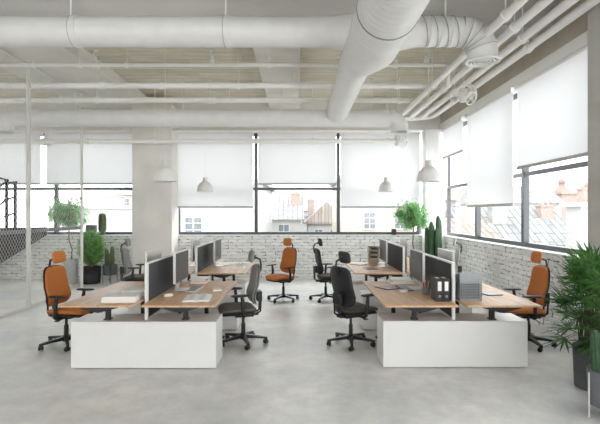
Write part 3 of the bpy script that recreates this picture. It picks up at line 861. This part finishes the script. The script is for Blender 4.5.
def book(w, d, t, loc, rz, cover, label, group, upright=False, cat='book'):
    o = thing('book', label, cat, loc, rz, group)
    if not upright:
        MB().box((-w/2+.004, -d/2+.004, .003), (w/2-.006, d/2-.004, t-.003)).build('pages', M['paper'], o)
        MB().box((-w/2, -d/2, 0), (w/2, d/2, .003)).box((-w/2, -d/2, t-.003), (w/2, d/2, t)).box((-w/2, -d/2, .0031), (-w/2+.003, d/2, t-.0031)).build('cover', cover, o)
    else:
        MB().box((-t/2+.003, -d/2+.004, .004), (t/2-.003, d/2-.006, w-.004)).build('pages', M['paper'], o)
        MB().box((-t/2, -d/2, 0), (-t/2+.003, d/2, w)).box((t/2-.003, -d/2, 0), (t/2, d/2, w)).box((-t/2+.0031, -d/2, 0), (t/2-.0031, -d/2+.003, w)).build('cover', cover, o)
    return o
zz = T
for (w, d, t, cv, lb, dx_) in ((.24, .2, .03, 'red', 'brick red book at the bottom of the pile by left monitor', 0),
                          (.23, .19, .02, 'cream', 'cream book in the middle of the pile by left monitor', .01),
                          (.22, .2, .018, 'pink', 'pink book near the top of the pile by left monitor', -.01),
                          (.25, .17, .014, 'white', 'white thin book on top of the pile by left monitor', .015)):
    book(w, d, t, (-1.43+dx_, 6.26, zz), .06*(dx_*60), M[cv], lb, 'books piled on the left desk'); zz += t+.0006
zz = T
for (w, d, t, cv, lb, r_) in ((.34, .24, .026, 'white', 'white book at the bottom of the pile behind right monitor', .0),
                          (.3, .22, .022, 'cream', 'cream book in the middle of the pile behind right monitor', .12),
                          (.29, .2, .02, 'white', 'white book on top of the pile behind right monitor', -.08)):
    book(w, d, t, (1.43, 6.27, zz), r_, M[cv], lb, 'books piled on the right desk'); zz += t+.0006

def mouse(x, y, rz, label):
    o = thing('computer_mouse', label, 'mouse', (x, y, T), rz, 'computer mice')
    MB().cushion(.055, .031, .036, lambda p, q, n: (p, q, max(0, .014+n*(1-.25*(p/.055)))), p=2.6).build('body', M['white'], o)
    MB().cbox((.028, 0, .0325), (.014, .006, .008), .002).build('scroll_wheel', M['lid'], o)
mouse(-1.57, 5.25, .6, 'small white mouse beside the foot of the near left divider')
mouse(1.30, 5.52, 2.6, 'white mouse between tablet and keyboard on the near right desk')

def keyboard(x, y, rz, body, key, label):
    o = thing('keyboard', label, 'keyboard', (x, y, T), rz, 'keyboards')
    MB().box((-.065, -.21, 0), (.065, .21, .012), .004).build('body', body, o)
    k = MB()
    for i in range(5):
        for j in range(14):
            k.box((-.056+i*.0225, -.2+j*.0287, .0121), (-.037+i*.0225, -.176+j*.0287, .0165), 0)
    k.build('keys', key, o)
keyboard(1.375, 5.80, .05, M['darkpaper'], M['lid'], 'dark grey keyboard lying before the near right monitor')
keyboard(-1.37, 5.72, -.05, M['silver'], M['lid'], 'silver keyboard lying before the near left monitor')

# open notebook
o = thing('notebook', 'open white notebook on the desk in front of the grey chair', 'notebook', (-1.19, 5.12, T), .1)
for s in (-1, 1):
    pr = [(0, 0), (s*.15, 0), (s*.15, .008), (s*.09, .019), (s*.03, .02), (0, .012)]
    MB().prism([(p[0]*1.0, p[1]) for p in pr][::s], 1, -.2, .2).build('page_block', M['paper'], o)
    ln = MB()
    for i in range(9):
        for q in range(3): ln.cbox((s*.06, -.16+i*.038, .0203), (.05-.008*((i*7+q) % 3), .004, .0006))
    ln.build('text_lines', M['ink'], o)
def notepad(x, y, w, d, h, rz, m, label):
    o = thing('notepad', label, 'notepad', (x, y, T), rz)
    MB().box((-w/2, -d/2, 0), (w/2, d/2, h*.8), .001).build('pages', M['paper'], o)
    MB().box((-w/2, -d/2, h*.8+.0003), (w/2, d/2, h), .001).build('cover', m, o)
notepad(-1.07, 5.66, .11, .15, .022, .3, M['cream'], 'small cream notepad at the edge of desk by the grey chair')
def tablet(x, y, w, d, rz, m, label, group='tablets on the desks'):
    o = thing('tablet', label, 'tablet', (x, y, T), rz, group)
    MB().box((-w/2, -d/2, 0), (w/2, d/2, .009), .003).build('body', m, o)
    MB().box((-w/2+.012, -d/2+.012, .0091), (w/2-.012, d/2-.012, .0099)).build('screen', M['lid'] if m is not M['lid'] else M['darkpaper'], o)
tablet(1.15, 5.83, .2, .27, .5, M['darkpaper'], 'dark tablet lying on the desk of near black chair')
tablet(2.33, 5.42, .2, .26, .2, M['darkpaper'], 'thin dark tablet beside the perforated file holder')
tablet(1.13, 8.5, .2, .27, .7, M['darkpaper'], 'dark tablet on the far right desk near its outer edge')
tablet(1.25, 7.85, .2, .27, .2, M['lid'], 'grey tablet in front of the far right monitor')

# binders
def binder(x, label):
    o = thing('ring_binder', label, 'binder', (x, 4.93, T), 0, 'black ring binders')
    w, d, h = .072, .21, .262
    MB().box((-w/2, 0, 0), (w/2, .003, h)).box((-w/2, .0031, 0), (-w/2+.003, d, h)).box((w/2-.003, .0031, 0), (w/2, d, h)).build('cover', M['black'], o)
    MB().box((-w/2+.006, .02, .01), (w/2-.006, d-.015, h-.012)).build('pages', M['paper'], o)
    MB().box((-.021, -.0012, .12), (.021, -.0002, .225)).build('spine_label', M['paper'], o)
    MB().torus((0, -.001, .06), (0, 1, 0), .011, .0025, 18, 6).build('finger_ring', M['silver'], o)
binder(1.565, 'black ring binder with white label, left one of the pair'); binder(1.642, 'black ring binder with white label, next to the right divider')

o = thing('pencil_cup', 'grey pencil cup standing between monitor and black binders', 'cup', (1.535, 5.36, T))
MB().lathe([(0, 0), (.04, 0), (.043, .004), (.043, .1), (.040, .1), (.040, .006), (0, .006)], seg=28).build('cup_wall', M['potmid'], o)
for i, (a, t) in enumerate(((0, .12), (1.4, .16), (2.8, .1), (4.1, .17), (5.2, .12))):
    red = i < 3
    o = thing('pencil', 'red pencil standing in the grey cup' if red else 'wooden pencil standing in the grey cup', 'pencil', (1.535+.02*cos(a), 5.36+.02*sin(a), T+.007), 0,
              'red pencils in the cup' if red else 'wooden pencils in the cup')
    tip = Vector((t*.17*cos(a), t*.17*sin(a), .165))
    MB().tube([(0, 0, 0), tip*.9], .0042, 6, smooth=False).build('shaft', M['pencilred'] if red else M['woodB'], o)
    MB().tube([tip*.9, tip], [.0042, .0008], 6).build('tip', M['woodB'], o)

# perforated file holder
o = thing('file_holder', 'grey perforated metal file holder on the right desk', 'file holder', (1.94, 4.99, T))
W_, Dp, Hh = .25, .24, .32
def perf(u0, u1, z0, z1, nu, nz, put, ratio=.55):
    mb = MB(); du = (u1-u0)/nu; dz = (z1-z0)/nz; e = .0015
    for i in range(nu+1):
        wv = du*(1-ratio)/2; c = u0+i*du
        mb.box(*put(max(u0, c-wv), min(u1, c+wv), z0, z1, e))
    for j in range(nz+1):
        wv = dz*(1-ratio)/2; c = z0+j*dz
        mb.box(*put(u0, u1, max(z0, c-wv), min(z1, c+wv), e))
    return mb
fr = lambda y: (lambda a, b, z0, z1, e: ((a, y-e, z0), (b, y+e, z1)))
sd = lambda x: (lambda a, b, z0, z1, e: ((x-e, a, z0), (x+e, b, z1)))
mb = perf(-W_/2, W_/2, .02, .2, 9, 6, fr(0))
mb.box((-W_/2, -.0015, .2), (W_/2, .0015, Hh)).box((-W_/2, -.0015, 0), (W_/2, .0015, .02)); mb.build('front_panel', M['holder'], o)
for x in (-W_/2, W_/2):
    mb = perf(0.002, Dp, .02, .2, 8, 6, sd(x)); mb.prism([(0.002, .2), (Dp, .2), (Dp, .24), (0.002, Hh)], 0, x-.0015, x+.0015)
    mb.build('side_panel', M['holder'], o)
mb = MB().box((-W_/2, Dp, 0), (W_/2, Dp+.003, .24)); mb.build('back_panel', M['holder'], o)
MB().box((-W_/2, 0.002, 0), (W_/2, Dp, .003)).build('bottom', M['holder'], o)

o = thing('dark_filler', 'dark folder added inside the perforated file holder to darken its holes', 'filler', (1.94, 5.01, T+.0035), 0)  # added so the holes look dark; stands for the shade inside
MB().box((-.11, 0, 0), (.11, .004, .235)).box((-.11, .05, 0), (.11, .054, .235)).box((-.11, .0041, 0), (.11, .0499, .004)).build('cover', M['black'], o)
MB().box((-.105, .006, .005), (.105, .048, .225)).build('pages', M['paper'], o)

# organiser box on the far right desk, books upright beyond the divider
o = thing('desk_organizer', 'pale wooden box organiser with dark open slots on far right desk', 'organizer', (1.47, 8.78, T))
f = MB(); w, d, h = .22, .14, .34
f.box((-w/2, 0, 0), (-w/2+.012, d, h)).box((w/2-.012, 0, 0), (w/2, d, h)).box((-w/2+.012, d-.01, 0), (w/2-.012, d, h))
for z in (0, .085, .17, .25, h-.012): f.box((-w/2+.012, 0, z), (w/2-.012, d-.01, z+.012))
f.build('case', M['cream'], o)
for z in (.097, .182, .262): MB().box((-.04, .02, z), (.075, .12, z+.03)).build('slot_shade', M['black'], o)  # black blocks stand for the shade in the open slots
for i, (t, cv, lb) in enumerate(((.045, 'cream', 'cream upright book nearest the far right divider'), (.05, 'red', 'brick red upright book on the far right desk'), (.04, 'white', 'white upright book on the far right desk, outermost'))):
    book(.24+.01*i, .18, t, (1.835+.055*i, 7.55, T), 0, M[cv], lb, 'upright books on the far right desk', True)
# far left desk clutter
def sheet(x, y, rz, label):
    o = thing('document', label, 'paper', (x, y, T), rz, 'papers on the far left desk')
    MB().box((-.105, -.148, 0), (.105, .148, .006), .001).build('paper_block', M['paper'], o)
    ln = MB()
    for i in range(8): ln.cbox((0, -.11+i*.03, .0064), (.15-.02*(i % 3), .005, .0006))
    ln.build('text_lines', M['ink'], o)
sheet(-1.1, 8.0, .25, 'white document near the outer edge of far left desk'); sheet(-1.33, 8.42, -.2, 'white document before the far left monitor'); sheet(-1.08, 8.62, .5, 'white document at the far end of far left desk')
o = thing('eyeglasses', 'dark rimmed glasses lying on the far left desk', 'glasses', (-1.12, 8.28, T), .5)
for s in (-1, 1):
    MB().torus((s*.034, 0, .024), (0, 1, .2), .024, .003, 20, 6).build('rim', M['black'], o)
    MB().tube([(s*.06, 0, .032), (s*.062, .1, .03), (s*.06, .13, .012)], .0025, 6).build('temple', M['black'], o)
MB().tube([(-.011, 0, .03), (.011, 0, .03)], .0025, 6).build('bridge', M['black'], o)

# ------------------------------------------------------------------ plants
def leaf(mb, p, d, up, L, w, droop=.3, n=3):
    p = Vector(p); d = Vector(d).normalized(); s = d.cross(Vector(up))
    if s.length < 1e-3: s = d.orthogonal()
    s.normalize(); vs = []; fs = []
    q = p.copy(); dd = d.copy()
    for i in range(n+1):
        t = i/n; ww = w*(sin(pi*min(1, .18+t*.82))**.7 if t < 1 else 0)
        vs += [q-s*ww/2, q+s*ww/2]
        dd = (dd+Vector((0, 0, -droop/n))).normalized(); q = q+dd*L/n
    for i in range(n): fs.append((2*i, 2*i+1, 2*i+3, 2*i+2))
    mb.add(vs, fs)
def rnd(): 
    while True:
        v = Vector((random.uniform(-1, 1), random.uniform(-1, 1), random.uniform(-1, 1)))
        if .05 < v.length <= 1: return v
def pot(o, r0, r1, h, m, z=0, name='pot'):
    MB().lathe([(0, z), (r0, z), (r0+.004, z+.006), (r1, z+h), (r1-.014, z+h), (r1-.016, z+h-.05), (0, z+h-.05)], seg=40).build(name, m, o)

# large fan palm at the right
o = thing('potted_palm', 'large bushy fan leaved palm in charcoal pot at the right edge', 'plant', (2.95, 4.42, 0))
pot(o, .165, .185, .41, M['potgrey']); MB().lathe([(0, .375), (.165, .37)], seg=30).build('soil', M['soil'], o)
st = MB(); fo = MB()
for i in range(100):
    a = random.uniform(0, 2*pi); h = random.uniform(.45, 1.26); rr = .28*sqrt(random.uniform(.12, 1))*(1.0 if h < 1.05 else .75)
    c = Vector((rr*cos(a), rr*sin(a), h))
    b = Vector((.1*cos(a+random.uniform(-1, 1)), .1*sin(a), .37)); mid = (b+c)/2+Vector((-.05*cos(a), -.05*sin(a), .12))
    st.tube([b, mid, c], [.005, .004, .003], 5)
    out = (c-mid).normalized()+Vector((cos(a)*.4, sin(a)*.4, random.uniform(.0, .9))); out.normalize()
    sd_ = out.cross(Vector((0, 0, 1))).normalized(); upv = sd_.cross(out).normalized()
    n = random.randint(9, 13)
    for k in range(n):
        f = (k/(n-1)-.5)*2; ang = f*1.75
        d = out*cos(ang)+sd_*sin(ang)+upv*.12*random.uniform(-1, 1.4)
        leaf(fo, c, d, upv, random.uniform(.2, .32)*(1-.2*abs(f)), .021, random.uniform(.1, .5), 4)
st.build('stems', M['stemgreen'], o); fo.build('foliage', M['leafdeep'], o)

def cactus_column(o, x, y, z0, h, r, m, lean=(0, 0), ribs=9):
    prof = [(r*.75, 0), (r, h*.12), (r*1.02, h*.5), (r*.95, h*.85), (r*.8, h*.94), (r*.5, h*.985), (0.001, h)]
    mb = MB(); mb.lathe(prof, seg=ribs*6, rib=lambda a: 1+.12*cos(ribs*a))
    mb.v = [(v[0]+x+lean[0]*v[2]/h, v[1]+y+lean[1]*v[2]/h, v[2]+z0) for v in mb.v]
    return mb.build('cactus_column', m, o)
def legs(o, r, top, n=3, a0=0, m=None):
    for k in range(n):
        a = a0+2*pi*k/n
        MB().tube([(r*cos(a), r*sin(a), 0), (r*cos(a), r*sin(a), top)], .007, 8).build('stand_leg', m or M['post'], o)
def pebbles(o, r, z, n, m):
    mb = MB()
    for i in range(n):
        a = random.uniform(0, 2*pi); q = r*sqrt(random.random()); s = random.uniform(.009, .017)
        mb.cushion(s, s*.8, s*1.1, lambda p, w, t: (q*cos(a)+p, q*sin(a)+w, z+t), p=2.2, n=8, rings=2)
    g_ = mb.build('gravel', m, o); g_['kind'] = 'stuff'
# cactus in the near right corner
o = thing('potted_cactus', 'green column cactus in grey planter on legs at bottom right corner', 'plant', (2.655, 3.78, 0))
pot(o, .15, .165, .3, M['potmid'], .1); legs(o, .172, .38, 3, pi); MB().lathe([(0, .352), (.15, .35)], seg=24).build('soil', M['soil'], o)
pebbles(o, .14, .36, 170, M['gravel'])
for (x, y, h, r, l) in ((-.115, -.02, .40, .038, (-.02, 0)), (-.02, -.06, .45, .042, (.0, -.01)), (.05, .03, .5, .045, (.02, 0)), (-.04, .07, .36, .04, (-.02, .02)), (.1, -.03, .34, .036, (.03, 0))):
    cactus_column(o, x, y, .35, h, r, M['cactus'], l)
# corner cactus
o = thing('potted_cactus', 'tall dark green column cactus in far right corner behind the monitors', 'plant', (3.19, 10.5, 0))
pot(o, .2, .22, .45, M['potlight']); MB().lathe([(0, .41), (.2, .41)], seg=24).build('soil', M['soil'], o)
for (x, y, h, r) in ((-.16, .0, 1.0, .05), (-.08, -.08, 1.14, .052), (.0, .08, 1.06, .05), (.1, -.02, 1.28, .054), (.165, .06, 1.2, .046), (-.04, .13, .95, .045), (.03, -.14, 1.0, .045)):
    cactus_column(o, x, y, .41, h, r, M['cactus'])
# cactus on a stand, left
o = thing('potted_cactus', 'low olive column cactus in grey planter on legs, next to leafy bush', 'plant', (-4.77, 11.05, 0))
pot(o, .15, .16, .26, M['potgrey'], .2); legs(o, .165, .44, 4, .5, M['blackmetal']); MB().lathe([(0, .42), (.14, .42)], seg=24).build('soil', M['soil'], o)
for (x, y, h, r) in ((-.08, 0, .42, .045), (.0, .05, .33, .04), (.07, -.03, .5, .045), (.02, -.08, .3, .04)): cactus_column(o, x, y, .42, h, r, M['cactusolive'])
# on the window sill
o = thing('potted_cactus', 'single fuzzy barrel cactus standing on the left window sill', 'plant', (-5.27, YB+.065, SILL))
pot(o, .07, .08, .12, M['potgrey']); cactus_column(o, 0, 0, .08, .5, .09, M['cactusolive'], ribs=12)
o = thing('planter_box', 'dark square planter standing on the left window sill', 'planter', (-5.56, YB+.065, SILL))
MB().box((-.12, -.07, 0), (.12, .07, .008)).box((-.12, -.07, .008), (.12, -.058, .26), .002).box((-.12, .058, .008), (.12, .07, .26), .002).box((-.12, -.058, .008), (-.108, .058, .26)).box((.108, -.058, .008), (.12, .058, .26)).build('planter_wall', M['potmid'], o)
MB().box((-.108, -.058, .008), (.108, .058, .22)).build('soil', M['soil'], o)
o = thing('flower_pot', 'small black square pot on the far window sill beside the tree', 'planter', (2.5, YB+.06, SILL))
MB().box((-.055, -.055, 0), (.055, .055, .155), .006).build('pot_wall', M['black'], o); MB().box((-.045, -.045, .1551), (.045, .045, .158)).build('soil', M['soil'], o)

# round bush at left
o = thing('potted_bush', 'dense round green bush in black pot below the left window', 'plant', (-5.2, 10.98, 0))
pot(o, .2, .22, .42, M['potblack']); MB().lathe([(0, .385), (.19, .385)], seg=24).build('soil', M['soil'], o)
st = MB(); fo = MB()
for i in range(420):
    v = rnd(); v = v.normalized()*(v.length**.5); c = Vector((v.x*.31, v.y*.31, .88+v.z*.43))
    if i < 60: st.tube([(0, 0, .38), (c.x*.4, c.y*.4, (.38+c.z)/2), c], [.008, .005, .003], 5)
    d = (Vector((v.x, v.y, v.z*.5+.55))).normalized()
    for k in range(12):
        q = c+d*.012*k-d*.10; sdv = (d.cross(rnd())).normalized()
        leaf(fo, q, d*.8+sdv, d, random.uniform(.04, .07), .02, .15, 2)
st.build('stems', M['bark'], o); fo.build('foliage', M['leafmid'], o)

def tree(label, loc, zc, rx, rz, pm, pr, ph, nl, mleaf, off=(0, 0)):
    o = thing('potted_tree', label, 'plant', loc)
    pot(o, pr*.92, pr, ph, pm); MB().lathe([(0, ph-.03), (pr*.9, ph-.03)], seg=24).build('soil', M['soil'], o)
    tr = MB(); fo = MB()
    fork = Vector((off[0]*.5, 0, zc-rz*.9))
    tr.tube([(0, 0, ph-.03), (off[0]*.2+.03, .02, ph+.25), (off[0]*.3-.03, 0, (ph+fork.z)/2+.1), fork], [.02, .018, .016, .014], 8)
    for i in range(70):
        v = rnd(); c = Vector((off[0]+v.x*rx, v.y*rx, zc+v.z*rz))
        mid = (fork+c)/2+Vector((0, 0, .06))
        tr.tube([fork, mid, c], [.008, .005, .002], 5)
        for k in range(nl//70):
            q = mid.lerp(c, random.uniform(.2, 1.1))+rnd()*.09
            leaf(fo, q, rnd()+Vector((0, 0, .15)), (0, 0, 1), random.uniform(.05, .085), .028, .4, 2)
    tr.build('trunk', M['bark'], o); fo.build('foliage', mleaf, o)
    return o
tree('slender airy tree in ribbed grey pot behind the mesh partition', (-5.72, 11.0, 0), 1.80, .54, .44, M['potlight'], .17, .6, 3400, M['leaffresh'], (-.1, 0))
tree('airy light green tree in the far right corner beside the tall cactus', (2.8, 10.75, 0), 1.72, .48, .36, M['potlight'], .18, .4, 3400, M['leaffresh'], (-.05, 0))

# ------------------------------------------------------------------ the town outside
struct('street', MB().box((-150, 13, -12.3), (190, 220, -12)), M['ground'])
def winpart(o, x, z, w, h, y=-.01, nx=2, nz=2):
    f = MB(); t = .07
    f.box((x, y-.05, z), (x+w, y+.02, z+t)).box((x, y-.05, z+h-t), (x+w, y+.02, z+h)).box((x, y-.05, z+t), (x+t, y+.02, z+h-t)).box((x+w-t, y-.05, z+t), (x+w, y+.02, z+h-t))
    for i in range(1, nx): f.box((x+w*i/nx-.03, y-.04, z+t), (x+w*i/nx+.03, y+.02, z+h-t))
    for j in range(1, nz): f.box((x+t, y-.035, z+h*j/nz-.02), (x+w-t, y+.02, z+h*j/nz+.02))
    w_ = f.build('window', M['outframe'], o)
    MB().box((x+.02, y-.012, z+.02), (x+w-.02, y+.0, z+h-.02)).build('window_pane', M['outglass'], w_)
def building(label, loc, w, d, h, wall, roof=None, ridge=0, wins=(), chims=(), rz=0, axis='x', parapet=False, cornice=None):
    """loc = front left corner at eaves level (z); box goes down to the street"""
    o = thing('building', label, 'building', loc, rz)
    MB().box((0, 0, -12-loc[2]), (w, d, 0)).build('wall', M[wall], o)
    if ridge:
        e = .25
        if axis == 'x': MB().prism([(-e, -.06), (d+e, -.06), (d+e, .02), (d/2, ridge), (-e, .02)], 0, -e, w+e).build('roof', M[roof], o)
        else: MB().prism([(-e, -.06), (w+e, -.06), (w+e, .02), (w/2, ridge), (-e, .02)], 1, -e, d+e).build('roof', M[roof], o)
    else:
        MB().box((-.2, -.2, .001), (w+.2, d+.2, .22)).build('roof', M[roof or 'facade'], o)
    if cornice is not None: MB().box((-.05, -.14, cornice), (w+.05, -.001, cornice+.16)).build('cornice', M['outframe'], o)
    for q in wins: winpart(o, *q)
    for (x, y, z, a, b_, hh, m) in chims:
        c = MB().box((x, y, z), (x+a, y+b_, z+hh)).box((x-.06, y-.06, z+hh), (x+a+.06, y+b_+.06, z+hh+.1)).build('chimney', M[m], o)
        for k in range(2): MB().lathe([(.09, 0), (.08, .3), (.06, .3), (.06, .0)], (x+a*(.3+.4*k), y+b_/2, z+hh+.1), 10).build('chimney_pot', M['facadepink'], c)
    return o
# seen through the far window
building('white house with a small paned window, beyond the far window at left', (-7.2, 22, 3.2), 5.3, 8, 3, 'facade', 'facade', 0,
         [(1.4, -2.62, .95, 1.0, -.01, 2, 3), (1.4, -3.9, .95, .9, -.01, 2, 2)], cornice=-1.28)
building('house with pale tiled gable roof behind the middle pane', (-4.8, 38, 1.2), 4.9, 7, 3, 'facade', 'slate', 2.6, [(.9, -1.7, 1.1, 1.3, -.01, 2, 2), (2.9, -1.7, 1.0, 1.3, -.01, 2, 2)],
         [(4.0, 1.5, .5, .8, .7, 1.7, 'facadepink'), (1.0, 4.5, .8, .7, .6, 1.6, 'facade')])
building('white gabled house seen between two pale roofs through the far window', (.7, 40, .8), 3.4, 8, 3, 'facade', 'rooftile', 2.0, [(.6, -1.6, .8, 1.1, -.01, 2, 2), (2.0, -1.6, .8, 1.1, -.01, 2, 2), (1.3, .1, .7, .7, -.01, 2, 2)],
         [(2.8, 2, .2, .7, .6, 1.9, 'facadepink'), (.1, 5, .3, .6, .6, 1.9, 'facadepink')], axis='y')
building('low white house beyond the roofs in the middle pane', (-.8, 52, 2.0), 7.5, 6, 3, 'facade', 'slate', 1.6, [(1.0+1.6*k, -1.6, .8, 1.1, -.01, 2, 2) for k in range(4)], [(5.2, 2, .6, 1.0, .7, 1.8, 'facade')])
building('beige house with one tall window behind the right far pane', (2.3, 24.5, 3.6), 4.1, 7, 3, 'facadebeige', 'facade', 0, [(1.2, -2.78, .74, 1.0, -.01, 2, 3), (2.9, -2.78, .74, 1.0, -.01, 2, 3)], cornice=-1.15)
building('pale slate roofed annex below the beige house', (1.7, 20, -.5), 1.6, 3.6, 3, 'facadebeige', 'rooftile', 1.1, axis='x')
# through the left window
building('long white flat roofed block beyond the left window', (-17.5, 30.6, 2.05), 11.6, 9, 3, 'facade', 'facade', 0, [], [(2.5, 3, .22, 1.3, .8, .7, 'facade'), (6, 2, .22, .6, .6, .9, 'facadepink'), (8.6, 3, .22, 1.6, 1.2, .5, 'facade')])
building('pale house on the skyline behind the long white block', (-26, 62, 4.3), 11, 8, 3, 'facadebeige', 'slate', 1.4, [(1+2.2*k, -1.7, 1, 1.2, -.01, 2, 2) for k in range(4)], [(6, 2, 1, .9, .8, 1.4, 'facadepink')])
# through the right window
building('house with big pale slate roof outside the right window', (10.3, 26.4, -.15), 6.5, 7, 3, 'facadebeige', 'slate', 2.3, [(.8+2.0*k, -1.7, .9, 1.2, -.01, 2, 2) for k in range(3)], [(2.0, 1.7, .9, .9, .7, 1.3, 'facade'), (5.4, 2.2, 1.2, .8, .7, 1.1, 'facadepink')])
building('faded tile roofed house in front of the slate roof, near the mullion', (6.7, 19.5, .3), 2.3, 6, 3, 'facade', 'rooftile', 1.2, [(.7, -1.5, .8, 1.0, -.01, 2, 2)], [(1.5, 2.2, .7, .6, .5, 1.0, 'facadebeige')])
building('white house with a dormer roof behind the slate roof', (15.6, 37, 2.6), 6.4, 6, 3, 'facade', 'slate', 1.6, [(.6+1.9*k, -1.9, 1, 1.3, -.01, 2, 2) for k in range(3)], [(1.5, 2, .6, 1.0, .8, 1.4, 'facadepink'), (4.6, 2, .6, .9, .8, 1.3, 'facade')])
building('rosy flat topped house below the church tower', (25.6, 43, 3.6), 4.0, 5, 3, 'facadepink', 'facadepink', 0, [(.7, -2.2, 1, 1.4, -.01, 2, 2), (2.3, -2.2, 1, 1.4, -.01, 2, 2)])
building('tall white house wall at the right end of the right window', (13.35, 20.9, 2.05), 1.8, 1.2, 3, 'facade', 'facade', 0, [], [(.3, .3, .22, .5, .5, .6, 'facadepink')])
building('pale roof far off behind the tile roofed house', (16.5, 50, 3.2), 7, 7, 3, 'facade', 'rooftile', 1.6, [(.8+2*k, -1.9, 1, 1.3, -.01, 2, 2) for k in range(3)])
o = thing('church_tower', 'church tower with rosy dome on the skyline outside the right window', 'tower', (53.5, 90, 0))
MB().box((-1.7, -1.7, -12), (1.7, 1.7, 4.4)).build('shaft', M['towerstone'], o)
MB().box((-2.0, -2.0, 4.4), (2.0, 2.0, 4.8)).build('cornice', M['towerstone'], o)
MB().lathe([(1.9, 4.8), (1.9, 5.4), (1.75, 6.1), (1.2, 6.8), (.7, 7.1), (.6, 7.8), (.8, 7.9), (.5, 8.6), (.08, 9.0), (.05, 10.2), (0, 10.2)], seg=24).build('dome', M['domecopper'], o)

# ------------------------------------------------------------------ light: a bright overcast sky
w = D.worlds.new('overcast sky'); bpy.context.scene.world = w; w.use_nodes = True
nt = w.node_tree; nt.nodes.clear()
out = nt.nodes.new('ShaderNodeOutputWorld'); bg = nt.nodes.new('ShaderNodeBackground')
tc = nt.nodes.new('ShaderNodeTexCoord'); sp = nt.nodes.new('ShaderNodeSeparateXYZ'); cr = nt.nodes.new('ShaderNodeValToRGB')
nt.links.new(tc.outputs['Generated'], sp.inputs[0]); nt.links.new(sp.outputs['Z'], cr.inputs[0])
cr.color_ramp.elements[0].color = (.985, .99, 1, 1); cr.color_ramp.elements[1].color = (.94, .97, 1, 1)
nt.links.new(cr.outputs[0], bg.inputs[0]); bg.inputs[1].default_value = 2.2
nt.links.new(bg.outputs[0], out.inputs[0])

sc = bpy.context.scene
sc.view_settings.view_transform = 'Standard'; sc.view_settings.look = 'None'
sc.view_settings.exposure = 1.57; sc.view_settings.gamma = 1; sc.view_settings.use_curve_mapping = False
sc.cycles.diffuse_bounces = 8; sc.cycles.transparent_max_bounces = 16
